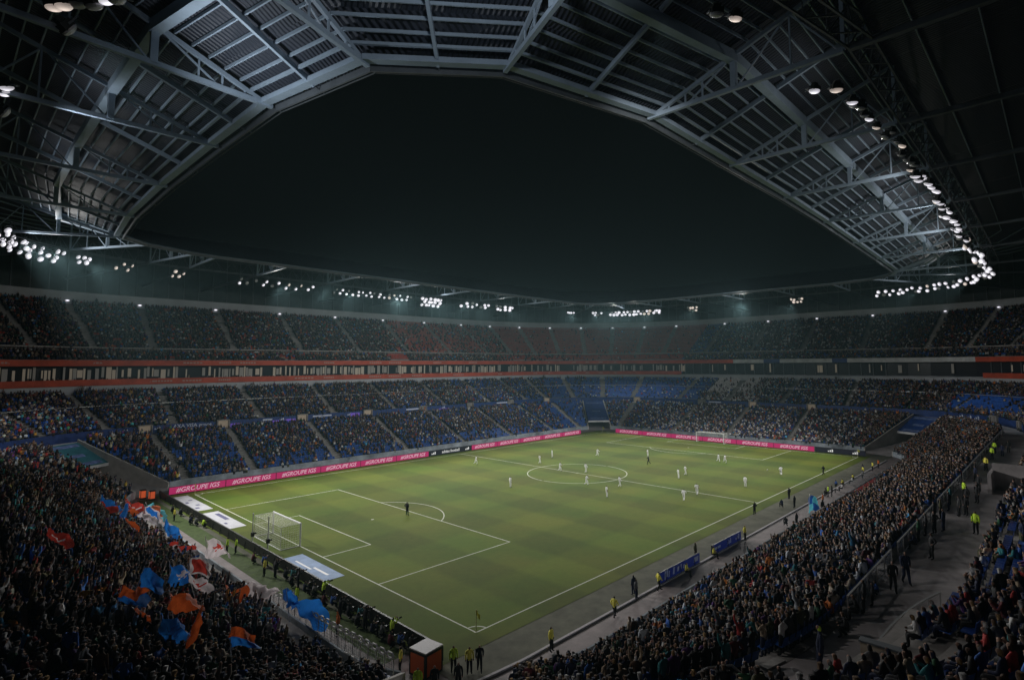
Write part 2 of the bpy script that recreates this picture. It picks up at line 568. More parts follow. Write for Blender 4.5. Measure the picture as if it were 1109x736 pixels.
# glass lounge mullions on the far stand
mb = MB()
for t in frange(3, 65, 20):
    p = P('F', t, 44.3); mb.box((*p, 18.2), (0.2, 0.25, 3.6))
for t in frange(4, 60, 20):
    p = P('RF', t, 44.3); mb.box((*p, 18.2), (0.2, 0.2, 3.6))
mb.build('mullion', steeld, GS)

# upper tier
mb = MB()
sweep(mb, stair_profile(UFZ, 21.2) + [(45.2, 22.9), (46.6, 22.9), (46.6, 23.3)] + stair_profile(UMZ, 23.3) + [(62.9, 33.9)], FAR5)
mb.build('upper_tier', concrete, GS)
mb = MB(); sweep(mb, [(62.9, 33.9), (62.9, 34.5), (62.75, 34.5), (62.75, 36.75), (63.2, 36.75)], FAR5)
mb.build('upper_wall', wallgrey, GS)
mb = MB(); sweep(mb, [(63.0, 36.7), (63.6, 50.0)], FAR5)
mb.build('facade', darkfac, GS)
mb = MB()
for s in FAR5:
    a, b_ = sorted(RANGE[s]); n = int((b_ - a) / (3.2 if s in 'LF' else 3.2 * 57.3 / 66))
    for t in frange(a, b_, n):
        mb.beam((*P(s, t, 62.9), 36.8), (*P(s, t, 63.4), 49), 0.22, 0.22)
mb.build('facade_post', steeld, GS)
# rail on the upper walkway
mb = MB()
sweep(mb, [(45.35, 23.75), (45.35, 23.98), (45.45, 23.98), (45.45, 23.75)], FAR5)
mb.build('guard_rail', mat('guard_rail', (0.42, 0.38, 0.36), 0.6, noise=0.3, nscale=0.4), GS)
mb = MB()
sweep(mb, [(35.0, 12.5), (35.0, 12.62), (35.1, 12.62), (35.1, 12.5)], FAR5)
mb.build('guard_rail', railm, GS)

# stairways (aisles)
LLA = {'L': [12.2, 28.5, 44.8, 61.1, 77.4, 93.7], 'R': [12.2, 28.5, 44.8, 61.1, 77.4, 93.7], 'F': [17.8, 34.1, 50.3], 'N': [17.8, 34.1, 50.3],
       'FL': [16, 76], 'RF': [12, 34], 'LN': [8, 62, 78], 'NR': [14, 76]}
LUA = {'L': [3.8, 19.8, 36.4, 52.8, 69.1, 85.4, 101], 'R': [20.1, 36.4, 52.8, 69.1, 85.4, 101], 'F': [9.5, 25.9, 42.2, 58.5], 'N': [9.5, 25.9, 42.2, 58.5],
       'FL': [19, 38, 57, 76], 'RF': [19, 38, 57, 76], 'LN': [19, 38, 57, 76], 'NR': [22, 45, 68]}
UA = {'L': [3.7, 20.1, 36.4, 52.8, 69.1, 85.1, 101.3], 'F': [9.5, 26, 42.2, 58.3],
      'FL': [11.3 * k for k in range(1, 8)], 'RF': [11.3 * k for k in range(1, 8)], 'LN': [11.3 * k for k in range(1, 8)]}


def aisle_mesh(s, t, rows, w=1.25):
    mb = MB()
    n = Vector((*Nrm(s, t), 0)); tg = Vector((-n.y, n.x, 0))
    for (d, z) in rows:
        c = Vector((*P(s, t, d), 0))
        for k, (dd, dz) in enumerate(((-0.2, -0.10), (0.2, 0.06))):
            cc = c + n * dd
            mb.box((cc.x, cc.y, z + dz - 0.1), (0.4, w, 0.3), math.atan2(n.y, n.x))
    return mb


for tab, rows in ((LLA, LLZ), (LUA, LUZ), (UA, UFZ[:0] + UMZ)):
    for s, ts in tab.items():
        for t in ts:
            aisle_mesh(s, t, LUR if (rows is LUZ and s == 'R') else rows).build('stairway', stairc, GS)

# doorways in the banner wall, lit from within
for s, ts in LLA.items():
    for t in ts:
        if s in ('R', 'N', 'NR') or (s == 'LN' and t > 20): continue
        n = Vector((*Nrm(s, t), 0)); a = math.atan2(n.y, n.x)
        c = Vector((*P(s, t, 27.6), 0))
        mb = MB()
        tg = Vector((-n.y, n.x, 0))
        lit = (s == 'L' and t < 50) or (s in ('FL', 'LN')) or (s == 'F' and t < 40)
        mb.box((c.x, c.y, 8.0), (0.16, 1.9, 1.6), a)
        for k in (-1, 1):
            q = c + tg * (1.1 * k) - n * 0.1
            mb.box((q.x, q.y, 8.05), (0.5, 0.26, 1.8), a, 1)
        q = c - n * 0.1
        mb.box((q.x, q.y, 8.9), (0.5, 1.94, 0.2), a, 1)
        mb.build('doorway', [doorglow if lit else concrete, concrete], GS)

# corner tunnels: side walls, floor, portal, banner cover
for s in TUN:
    th = R_(CEN[s][2] + TUN[s]); n = Vector((math.cos(th), math.sin(th), 0)); tg = Vector((-n.y, n.x, 0))
    c0 = Vector((CEN[s][0], CEN[s][1], 0))
    mb = MB()
    cos0 = lambda d: math.sqrt((d + 3) ** 2 - TW ** 2)
    for k in (-1, 1):
        vs = []
        for d, zt in ((9.1, 1.0), (9.8, 1.3), (25.0, 7.9)):
            for off in (0.0, 0.3):
                q = c0 + n * cos0(d) + tg * (k * (TW - off + 0.02))
                vs += [(q.x, q.y, -0.04), (q.x, q.y, zt)]
        fs = []
        for j in range(2):
            o_ = j * 4
            fs += [(o_, o_ + 4, o_ + 5, o_ + 1), (o_ + 2, o_ + 3, o_ + 7, o_ + 6), (o_ + 1, o_ + 5, o_ + 7, o_ + 3)]
        fs += [(0, 1, 3, 2), (8, 10, 11, 9)]
        mb.add(vs, fs)
    mb.build('tunnel_wall', mat('tunnel_concrete', (0.42, 0.40, 0.38), 0.85, noise=0.2, nscale=0.8), GS)
    mb = MB()
    a0 = c0 + n * 10.8; a1 = c0 + n * 28
    w = TW - 0.3
    zf0, zf1 = (0.0, 2.2) if s != 'FL' else (0.0, 0.3)
    mb.quad((*(a0 - tg * w).xy, zf0 - 0.01), (*(a1 - tg * w).xy, zf1), (*(a1 + tg * w).xy, zf1), (*(a0 + tg * w).xy, zf0 - 0.01))
    mb.build('tunnel_floor', walkc, GS)
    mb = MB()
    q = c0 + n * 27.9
    mb.quad((*(q - tg * w).xy, 0), (*(q + tg * w).xy, 0), (*(q + tg * w).xy, 7.3), (*(q - tg * w).xy, 7.3))  # flat black sheet stands for the dark inside the tunnel
    mb.build('tunnel_portal_dark', black, GS)
    mb = MB()
    d0, z0, d1, z1 = (13.0, 2.6, 27.6, 7.6) if s == 'FL' else (22.0, 4.2, 27.6, 7.4)
    p0 = c0 + n * d0; p1 = c0 + n * d1
    mb.quad((*(p0 - tg * w).xy, z0), (*(p0 + tg * w).xy, z0), (*(p1 + tg * w).xy, z1), (*(p1 - tg * w).xy, z1))
    mb.quad((*(p0 - tg * w).xy, z0 - 0.5), (*(p0 + tg * w).xy, z0 - 0.5), (*(p0 + tg * w).xy, z0 - .01), (*(p0 - tg * w).xy, z0 - .01), 1)
    mb.build('tunnel_cover', [bluepan if s != 'LN' else tealpan, pale], GS)
    if s == 'NR': continue
    for fz in ((0.10, 0.75), (0.45, 0.4), (0.88, 0.8)):
        q_ = MB(); q_.quad((-fz[1] * w, -.4, 0), (fz[1] * w, -.4, 0), (fz[1] * w, .4, 0), (-fz[1] * w, .4, 0))
        o = q_.build('print', mat('faded_print', (0.10, 0.14, 0.28), 0.6, noise=0.6, nscale=1.2), GS)
        c_ = p0.lerp(p1, fz[0]); Y_ = (Vector((*n.xy, (z1 - z0) / (d1 - d0)))).normalized(); X_ = Vector((n.y, -n.x, 0))
        M4 = Matrix((X_, Y_, X_.cross(Y_))).transposed().to_4x4(); M4.translation = (c_.x, c_.y, z0 + (z1 - z0) * fz[0] + 0.06)
        o.matrix_world = M4

# banners' words and emblems on the banner wall (left stand and the near-left corner)
def emblem(mb, c, r, u, v, mi=0):
    """three slanting bars that step up into a triangle"""
    c = Vector(c); u = Vector(u); v = Vector(v)
    for i, hgt in enumerate((0.45, 0.75, 1.05)):
        x0 = -1.05 + i * 0.72
        pts = [(x0, -0.5), (x0 + 0.55, -0.5), (x0 + 0.55, -0.5 + hgt * 0.8), (x0 + 0.1 , -0.5 + hgt * 1.1)]
        mb.add([c + u * (a * r) + v * (b_ * r) for a, b_ in pts], [(0, 1, 2, 3)], mi)


def on_wall_text(s, t, string, size, d=27.66, z=8.25):
    n = Vector((*Nrm(s, t), 0)); c = Vector((*P(s, t, d), z))
    me = text_mesh(string, size, bluetxt)
    o = bpy.data.objects.new('lettering', me); COL.objects.link(o); o.parent = GS
    X = Vector((n.y, -n.x, 0))            # reading direction seen from the pitch
    M4 = Matrix((X, Vector((0, 0, 1)), X.cross(Vector((0, 0, 1))))).transposed().to_4x4()
    M4.translation = c
    o.matrix_world = M4
    return o


on_wall_text('L', 5.5, 'AXA VISA', 0.95)
on_wall_text('L', 9.0, 'groupe', 0.8)
on_wall_text('LN', 60, 'HYUNDAI', 0.95)
for s, t, r_, z in (('LN', 4, .5, 8.2), ('LN', 14, .5, 8.2), ('LN', 75, .5, 8.2), ('L', 24, .5, 8.2), ('L', 33, .5, 8.2), ('L', 40, .5, 8.2), ('L', 68, .5, 8.2), ('RF', 44, .8, 8.0), ('RF', 48, .8, 8.0), ('RF', 52, .8, 8.0)):
    n = Vector((*Nrm(s, t), 0))
    mb = MB(); emblem(mb, (*P(s, t, 27.6), z), r_, (n.y, -n.x, 0), (0, 0, 1)); mb.build('emblem', bluetxt, GS)
for s, a, b_ in (('L', 31, 35.5), ('L', 56, 61), ('L', 20, 22), ('F', 44, 48), ('L', 88, 94)):
    mb = MB(); mb.quad((*P(s, a, 27.6), 8.1), (*P(s, b_, 27.6), 8.1), (*P(s, b_, 27.6), 8.45), (*P(s, a, 27.6), 8.45)); mb.build('banner_print', bluetxt, GS)
for s, t0, t1, z0, z1 in (('L', 13.6, 15.6, 7.3, 8.0), ('L', 24.6, 27.0, 7.3, 8.1), ('L', 22, 23.6, 7.5, 8.0), ('L', 40.2, 42.6, 7.5, 8.4), ('L', 66, 70, 7.3, 7.9)):
    mb = MB(); mb.quad((*P(s, t0, 27.45), z0), (*P(s, t1, 27.45), z0), (*P(s, t1, 27.5), z1), (*P(s, t0, 27.5), z1)); mb.build('purple_screen', purpleglow, GS)
# flat dark strips under the left banner wall, recess shade put into colour
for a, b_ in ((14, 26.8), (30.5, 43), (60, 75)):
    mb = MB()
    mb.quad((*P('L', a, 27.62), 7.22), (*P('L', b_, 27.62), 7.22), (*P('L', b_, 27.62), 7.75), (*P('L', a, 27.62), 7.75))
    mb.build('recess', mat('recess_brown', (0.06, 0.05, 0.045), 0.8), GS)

# the near right block: end wall of its vomitory and the pale landing wall further along
mb = MB()
mb.box((-3.0, -28.9, 8.1), (0.3, 3.4, 1.8))
mb.box((-3.0, -28.9, 9.03), (0.42, 3.5, 0.07), 0, 1)
mb.box((-3.08, -28.9, 7.35), (0.3, 3.5, 0.3), 0, 1)
mb.build('vomitory_wall', [beige, steeld], GS)
mb = MB()
mb.box((44.3, -29.2, 8.3), (0.3, 2.9, 3.0)); mb.box((44.3, -27.72, 8.0), (6.0, 0.3, 2.2))
mb.build('vomitory_wall', walkc, GS)

# ------------------------------------------------------------------ railings along the concourse
glassM = mat('rail_glass', (0.35, 0.4, 0.45), 0.1)
glassM.node_tree.nodes['Principled BSDF'].inputs['Alpha'].default_value = 0.22
for s, a, b_, lab in (('R', 3, 12.6, 'glass and metal railing along the concourse beside the near corner'),
                      ('R', 14.4, 28.0, 'glass and metal railing along the concourse where supporters lean above the crowd'),
                      ('R', 29.8, 44.2, 'glass and metal railing along the concourse opposite the grey landing wall'),
                      ('R', 45.8, 100, 'long metal railing along the concourse towards the far corner')):
    rl = empty('railing', (*P(s, a, 25.1), 7.2))
    tag(rl, lab, 'railing', 'railings along the concourse')
    org = Vector((*P(s, a, 25.1), 7.2))
    n = max(3, int(abs(b_ - a) / (1.6 if s == 'R' else 3.3)))
    ts = frange(a, b_, n)
    for t in ts[::max(1, len(ts) // 14)]:
        p = Vector((*P(s, t, 25.1), 7.2)) - org
        mb = MB(); mb.beam(p, p + Vector((0, 0, 1.1)), 0.06); mb.build('post', railm, rl)
    mb = MB(); g = MB(); br_ = MB()
    for t0, t1 in zip(ts[:-1], ts[1:]):
        p = Vector((*P(s, t0, 25.1), 7.2)) - org; q = Vector((*P(s, t1, 25.1), 7.2)) - org
        mb.beam(p + Vector((0, 0, 1.12)), q + Vector((0, 0, 1.12)), 0.10, 0.07)
        br_.beam(p + Vector((0, 0, 0.15)), q + Vector((0, 0, 0.15)), 0.05, 0.05)
        g.beam(p + Vector((0, 0, 0.62)), q + Vector((0, 0, 0.62)), 0.02, 0.85)
    mb.build('top_rail', railm, rl); br_.build('bottom_rail', railm, rl)
    g.build('glass', glassM, rl)
o = empty('barrier', (-9.0, -22.0, 6.4), R_(-38)); tag(o, 'bent tubular barrier standing in the corner rows below the end of the railing', 'barrier')
for pts in (((0, 0, 0), (0, 0, 1.2), (1.6, 0, 1.9), (2.6, 0, 1.9), (3.4, 0, 1.2), (3.4, 0, 0)), ((0.3, .5, 0), (.3, .5, 1.0), (1.7, .5, 1.6), (2.6, .5, 1.6))):
    mb = MB()
    for a, c in zip(pts[:-1], pts[1:]): mb.tube(a, c, 0.05, 8)
    mb.build('tube', railm, o)
# hand rail curving round the near block of the middle tier
rl = empty('handrail', (-2.8, -27.4, 7.2))
tag(rl, 'dark curved handrail on the concourse edge leading from the beige wall', 'handrail')
mb = MB(); prev = None
for k in range(9):
    x = k * 1.15; p = Vector((x, -1.1 * (k / 8) ** 2.5, 1.2))
    mb.beam(p - Vector((0, 0, 1.2)), p, 0.05)
    if prev: mb.beam(prev, p, 0.08, 0.08)
    prev = p
mb.build('rail', railm, rl)

# ------------------------------------------------------------------ roof
ROOF = empty('stadium_roof')
tag(ROOF, 'steel ring roof of trusses, beams and dark corrugated deck open over the pitch', 'roof')
E0 = 8.7
ST = []          # stations: (sec, t, z_edge, kind)
def zedge(s, t):
    if s == 'N': return 39.6
    if s == 'NR': return 39.6 + 0.7 * t / 90
    if s == 'R': return 40.6 - 1.9 * max(0, (t - 50) / 52)
    if s == 'RF': return 38.6
    if s == 'F' or s == 'FL': return 38.5
    if s == 'L': return 38.5 + 0.7 * (102 - t) / 99
    if s == 'LN': return 39.2 + 0.3 * t / 90
for s, lst in (('LN', [12]), ('R', [10.9, 26.5, 42, 57.5, 73, 88.5]), ('RF', [6, 34, 62]),
               ('F', [6, 20, 34, 48, 62]), ('FL', [22, 50, 78]), ('L', [94, 78.5, 63, 47.5, 32, 16.5, 4])):
    for t in lst:
        ST.append((s, t, zedge(s, t)))
ST = [q for q in ST if q[0] not in ('N', 'NR')]
EXPL = {}
k_ = [i for i, q in enumerate(ST) if q[0] == 'LN'][-1] + 1
for j, (bx, by, z, nx, ny) in enumerate(((-7.0, 72.6, 39.1, -.5, .87), (-10.9, 68.2, 39.0, -.87, .5), (-12.2, 53.0, 39.0, -1, 0), (-12.5, 36.5, 39.2, -1, 0), (-12.5, 20.2, 39.2, -1, 0), (-12.5, 8.4, 39.0, -.99, -.1), (-10.6, -1.8, 39.1, -.93, -.37), (-3.2, -6.3, 40.0, -.37, -.93))):
    ST.insert(k_ + j, ('X', (bx, by, nx, ny), z))
NS = len(ST)


def deck_z(e):
    return 0.45 + 0.35 * min(e, 16) + 0.10 * max(0, e - 16)


def RP(i, e, dz=0.0, f=0.0):
    """roof point at station i (+ fraction f to the next), e metres out from the opening"""
    def one(k):
        s, t, z = ST[k % NS]
        if s == 'X': return Vector((t[0] + t[2] * e, t[1] + t[3] * e, z))
        return Vector((*P(s, t, E0 + e), z))
    a = one(i)
    if f:
        a = a.lerp(one(i + 1), f)
    a.z += dz
    return a


deckM = bpy.data.materials.new('corrugated_deck')
deckM.use_nodes = True
nt = deckM.node_tree; b = nt.nodes['Principled BSDF']
b.inputs['Roughness'].default_value = 0.55
b.inputs['Base Color'].default_value = (0.034, 0.042, 0.060, 1)
uv = nt.nodes.new('ShaderNodeUVMap')
wv = nt.nodes.new('ShaderNodeTexWave'); wv.inputs['Scale'].default_value = 0.9
nt.links.new(uv.outputs['UV'], wv.inputs['Vector'])
bp = nt.nodes.new('ShaderNodeBump'); bp.inputs['Strength'].default_value = 0.9; bp.inputs['Distance'].default_value = 0.15
nt.links.new(wv.outputs['Fac'], bp.inputs['Height']); nt.links.new(bp.outputs['Normal'], b.inputs['Normal'])

ES = [0, 4, 8, 12, 16, 24, 34, 54]
vs = []; fs = []; uvs = []
for i in range(NS + 1):
    for e in ES:
        p = RP(i, e, deck_z(e)); vs.append(p)
k = len(ES)
for i in range(NS):
    for j in range(k - 1):
        fs.append((i * k + j, i * k + j + 1, (i + 1) * k + j + 1, (i + 1) * k + j))
        w0 = (RP(i, ES[j]) - RP(i + 1, ES[j])).length
        uvs += [(0, ES[j]), (0, ES[j + 1]), (w0, ES[j + 1]), (w0, ES[j])]
mb = MB(); mb.add(vs, fs)
dk = mb.build('deck', deckM, ROOF)
ul = dk.data.uv_layers.new(name='UVMap')
ul.data.foreach_set('uv', [c for q in uvs for c in q])

# purlins: one ring each
for e in [2.7, 3.75, 4.8, 5.85, 6.9, 9.1, 10.15, 11.2, 12.25, 13.3, 14.35, 15.4, 18.0, 22.0, 27, 33, 40, 47]:
    mb = MB()
    for i in range(NS):
        mb.beam(RP(i, e, deck_z(e) - 0.2), RP(i + 1, e, deck_z(e) - 0.2), 0.10, 0.22)
    mb.build('purlin', steel, ROOF)
mb = MB()
for i in range(NS):
    mb.beam(RP(i, 8.0, deck_z(8) - 0.75), RP(i + 1, 8.0, deck_z(8) - 0.75), 0.65, 0.8)
mb.build('ring_beam', steel, ROOF)
mb = MB()
for i in range(NS):
    mb.beam(RP(i, 0.95, 0.25), RP(i + 1, 0.95, 0.25), 0.62, 0.38)      # pale inner fascia beam
    mb.beam(RP(i, 1.95, 0.75), RP(i + 1, 1.95, 0.75), 0.2, 0.2)
mb.build('edge_beam', steel, ROOF)
mb = MB()
for i in range(NS):
    mb.beam(RP(i, 0.1, 0.05), RP(i + 1, 0.1, 0.05), 0.12, 0.5)
    mb.beam(RP(i, -0.35, -0.05), RP(i + 1, -0.35, -0.05), 0.06, 0.06)
    for f in (0.0, 0.5):
        mb.beam(RP(i, -0.38, -0.05, f), RP(i, 0.5, 0.1, f), 0.08)
mb.build('gutter', steeld, ROOF)
# trusses at every station, rafters between
for i in range(NS):
    mb = MB()
    bt = lambda e, dz=0.0: RP(i, e, 0.1 + dz)
    tp = lambda e: RP(i, e, deck_z(e) - 0.62)
    mb.beam(bt(0.4), bt(15.6), 0.30, 0.34)
    mb.beam(tp(1.2), tp(8), 0.24, 0.3); mb.beam(tp(8), tp(15.6), 0.24, 0.3)
    mb.beam(bt(8), tp(8), 0.42, 0.42)
    for e_ in (2.4, 3.9, 5.4, 12.2): mb.beam(bt(e_), tp(e_), 0.12, 0.12)
    mb.beam(tp(7.9), bt(4.0), 0.11, 0.11); mb.beam(tp(12), bt(8.2), 0.11, 0.11); mb.beam(tp(12.2), bt(15.4), 0.11, 0.11)
    mb.beam(bt(15.6), tp(15.6), 0.25, 0.25)
    mb.build('truss', steel, ROOF)
    mb = MB()
    mb.beam(bt(16.0), bt(53), 0.4, 0.4)
    mb.build('tie_beam', steeld, ROOF)
    mb = MB()
    pr = lambda e: RP(i, e, deck_z(e) - 0.5, 0.5)
    mb.beam(pr(0.6), pr(7.6), 0.22, 0.36); mb.beam(pr(8.4), pr(15.5), 0.22, 0.36)
    mb.build('rafter', steel, ROOF)
# lighting catwalk ring (lattice)
mb = MB()
for i in range(NS):
    for e, dz in ((15.9, 0.1), (17.4, 0.1), (16.6, 2.3)):
        mb.beam(RP(i, e, dz), RP(i + 1, e, dz), 0.14, 0.14)
    n = max(3, int((RP(i, 16) - RP(i + 1, 16)).length / 2.6))
    for q in range(n):
        f0, f1 = q / n, (q + 0.5) / n
        mb.beam(RP(i, 15.9, 0.1, f0), RP(i, 16.6, 2.3, f1), 0.08); mb.beam(RP(i, 16.6, 2.3, f1), RP(i, 15.9, 0.1, (q + 1) / n), 0.08)
        mb.beam(RP(i, 17.4, 0.1, f0), RP(i, 16.6, 2.3, f1), 0.08); mb.beam(RP(i, 15.9, 0.1, f0), RP(i, 17.4, 0.1, f1), 0.08)
mb.build('catwalk', steeld, ROOF)

# ------------------------------------------------------------------ floodlights
def flood_mesh(glow):
    """housing with a glazed front; looks along +x local, tilted down"""
    hb = MB()
    hb.box((-0.16, 0, 0), (0.32, 0.66, 0.5)); hb.box((-0.38, 0, 0.02), (0.14, 0.4, 0.3))
    for k in range(5): hb.box((-0.5, -0.16 + 0.08 * k, 0.02), (0.12, 0.02, 0.28))
    lens = MB(); nn_ = 14; vs = []
    for (xx, rr) in ((-0.02, 0.40), (0.06, 0.40), (0.15, 0.30), (0.20, 0.12)):
        vs += [(xx, rr * math.cos(2 * math.pi * k / nn_), rr * 0.86 * math.sin(2 * math.pi * k / nn_)) for k in range(nn_)]
    fs = [(j * nn_ + k, j * nn_ + (k + 1) % nn_, (j + 1) * nn_ + (k + 1) % nn_, (j + 1) * nn_ + k) for j in range(3) for k in range(nn_)] + [tuple(range(3 * nn_, 4 * nn_))]
    lens.add(vs, fs)
    yk = MB()
    for k in (-1, 1): yk.beam((-0.15, 0.37 * k, 0), (-0.15, 0.37 * k, 0.45), 0.05, 0.08)
    yk.beam((-0.15, -0.4, 0.47), (-0.15, 0.4, 0.47), 0.06, 0.08); yk.beam((-0.15, 0, 0.47), (-0.15, 0, 0.8), 0.07)
    return hb.mesh('housing', black), lens.mesh('lens', glow), yk.mesh('yoke', steeld)


FM = {'cool': flood_mesh(lampglow), 'warm': flood_mesh(lampwarm), 'off': flood_mesh(lampoff)}
PC = Vector((52.5, 34, 0))


def flood(x, y, z, kind, label, group, sc=1.0, tilt=None):
    o = empty('floodlight', (x, y, z))
    a = math.atan2(PC.y - y + random.uniform(-25, 25), PC.x - x + random.uniform(-30, 30))
    o.rotation_euler = (random.uniform(-.1, .1), R_(random.uniform(20, 42) if tilt is None else tilt + random.uniform(-6, 6)), a)
    sc *= 1.0
    o.scale = (sc, sc, sc)
    for nm, me in zip(('housing', 'lens', 'yoke'), FM[kind]):
        c = bpy.data.objects.new(nm, me); COL.objects.link(c); c.parent = o
    return tag(o, label, 'floodlight', group)


def ringp(s, t, d=24.0, dz=0.0):
    x, y = P(s, t, d)
    return x, y, zedge(s, t) - 1.05 + dz


GR = 'floodlights hung under the ring roof'
def bank(s, t0, t1, n, kind, label, rows=2, sc=1.0, spread=0.35, d=24.0, off=0.15, warm=0.0):
    for i in range(n):
        t = t0 + (t1 - t0) * (i + random.uniform(0.1, 0.9)) / n
        r = i % rows
        kk = kind
        if random.random() < off: kk = 'off'
        elif random.random() < warm: kk = 'warm'
        x, y, z = ringp(s, t, d + random.uniform(-spread, spread) + r * 0.5, -0.1 - 0.75 * r + random.uniform(-.12, .12))
        base = label.replace('bright ', '').replace('warm floodlight', 'floodlight').replace('dim ', '').replace('unlit ', '')
        lab = label if kk == kind else {'off': 'unlit ', 'warm': 'warm-toned ', 'cool': 'white '}[kk] + base
        flood(x, y, z, kk, lab, GR, sc * random.uniform(0.85, 1.1), 68 if (s == 'R' and t < 75) else None)


# right-hand edge, from overhead to the far right corner
flood(-0.5, -20.8, 39.3, 'off', 'unlit round floodlight under the dark roof right of the opening', GR, 1.0, 75)
flood(0.6, -21.4, 39.3, 'warm', 'single warm floodlight glowing alone nearest overhead on the right roof', GR, 0.95, 75)
flood(12.5, -21.9, 39.3, 'cool', 'white floodlight beside a warm one on the right roof', GR, 1.0, 75)
flood(13.4, -23.1, 39.3, 'warm', 'warm floodlight beside a white one on the right roof', GR, 1.1, 75)
bank('R', 15.5, 21.5, 5, 'cool', 'floodlight in the short row after the warm lamp on the right roof', 1, 1.0, 0.2, 23.4, 0.2)
bank('R', 22, 34, 9, 'off', 'unlit floodlight bracket in the dark stretch of the right roof', 2, 1.0, 0.5, 23.8, 0.7, 0.2)
bank('R', 35, 45, 10, 'cool', 'floodlight in the middle bank of the right roof above the trusses', 2, 1.1, 0.5, 23.7, 0.25, 0.3)
bank('R', 47, 74, 24, 'cool', 'bright floodlight in the long dense bank of the right roof', 2, 1.15, 0.6, 23.7, 0.08, 0.05)
bank('R', 75, 101, 24, 'cool', 'bright floodlight at the far end of the right roof', 3, 1.2, 0.8, 23.6, 0.12, 0.1)
bank('RF', 6, 85, 44, 'cool', 'bright floodlight in the curve at the far right roof corner', 2, 1.15, 0.7, 24, 0.15, 0.1)
# far end
bank('F', 17.5, 21, 7, 'warm', 'warm floodlight in the small cluster above the far goal stand', 2, 1.1, 0.5, 24, 0.2)
bank('F', 49, 52.5, 7, 'warm', 'warm floodlight in the second small cluster of the far stand roof', 2, 1.1, 0.5, 24, 0.2)
bank('F', 62.5, 65, 6, 'cool', 'bright floodlight in the dense bank behind the far corner tunnel', 2, 1.25, 0.5, 24, 0.05)
bank('FL', 2, 33, 22, 'cool', 'bright floodlight in the dense bank behind the far corner tunnel', 2, 1.35, 0.5, 24, 0.05, 0.15)
bank('FL', 38, 46, 5, 'cool', 'bright floodlight in the pair left of the far corner bank', 2, 1.2, 0.4, 24, 0.2)
bank('FL', 58, 64, 4, 'cool', 'dim floodlight standing alone in the far left roof curve', 1, 1.0, 0.4, 24, 0.3, 0.3)
# left side
bank('L', 92, 84, 9, 'cool', 'bright floodlight at the far end of the left stand roof', 2, 1.3, 0.5, 24, 0.1)
bank('L', 82, 71, 10, 'cool', 'bright floodlight in the broken row of the left stand roof', 2, 1.2, 0.5, 24, 0.2)
bank('L', 64.5, 58, 16, 'cool', 'bright floodlight in the two packed clusters over the left stand', 3, 1.3, 0.5, 24, 0.0)
bank('L', 55, 33, 26, 'cool', 'small floodlight in the long thin row over the left stand', 2, 0.85, 0.5, 24, 0.25, 0.25)
bank('L', 29, 12, 14, 'cool', 'small floodlight in the scattered pairs over the left stand', 2, 0.95, 0.4, 24, 0.25, 0.15)
bank('L', 3.5, 0.5, 4, 'warm', 'warm floodlight in a group of four near the left corner', 2, 0.95, 0.4, 24, 0.1)
bank('LN', 18, 24, 4, 'warm', 'warm floodlight in the lowest group below the left truss', 2, 0.9, 0.4, 24, 0.1)
bank('LN', 33, 38, 5, 'cool', 'bright floodlight in the cluster of five at the left corner', 2, 1.1, 0.4, 24, 0.0)
bank('LN', 43, 82, 30, 'cool', 'bright floodlight in the packed bank at the left edge', 3, 1.15, 0.6, 24, 0.03)
# near end, overhead on the left
for (x, y) in ((-26.4, 19.2), (-26.4, 20.4)):
    flood(x, y, 39.3, 'cool', 'white floodlight of the close pair overhead at the left edge', GR, 1.1, 70)
flood(-26.2, 24.2, 39.2, 'off', 'unlit floodlight below the close pair at the left edge', GR, 1.4)
for q, (x, y) in enumerate(((-25.4, 5.2), (-25.1, 4.3), (-24.6, 4.0), (-24.0, 3.1), (-23.6, 2.4), (-23.3, 1.6))):
    flood(x, y, 39.3 - 0.2 * (q % 2), ('warm', 'warm', 'off', 'off', 'cool', 'off')[q],
          ('warm floodlight glowing in the overhead cluster at top left', 'warm floodlight glowing in the overhead cluster at top left', 'unlit floodlight in the overhead cluster at top left',
           'unlit floodlight in the overhead cluster at top left', 'white floodlight at the end of the overhead cluster at top left', 'unlit floodlight in the overhead cluster at top left')[q], GR, 1.1, 70)
flood(-24.6, 6.8, 39.1, 'off', 'pale unlit floodlight hanging below the overhead cluster at top left', GR, 1.3)

# spots for the light those banks give, and fill spots added among them
def spot(x, y, z, tx, ty, power, size=75, col=(1.0, 0.985, 0.95), tz=0.0, blend=0.5):
    l = bpy.data.lights.new('flood_and_fill_spot', 'SPOT')
    l.energy = power; l.spot_size = R_(size); l.spot_blend = blend; l.shadow_soft_size = 0.5; l.color = col
    o = bpy.data.objects.new('flood_and_fill_spot', l); COL.objects.link(o)
    o.location = (x, y, z)
    d = Vector((tx - x, ty - y, tz - z))
    o.rotation_euler = d.to_track_quat('-Z', 'Y').to_euler()
    return o


def point(x, y, z, power, col=(0.85, 0.93, 1.0), r=0.5):
    l = bpy.data.lights.new('floodlight_spill', 'POINT')
    l.energy = power; l.shadow_soft_size = r; l.color = col
    o = bpy.data.objects.new('floodlight_spill', l); COL.objects.link(o); o.location = (x, y, z)


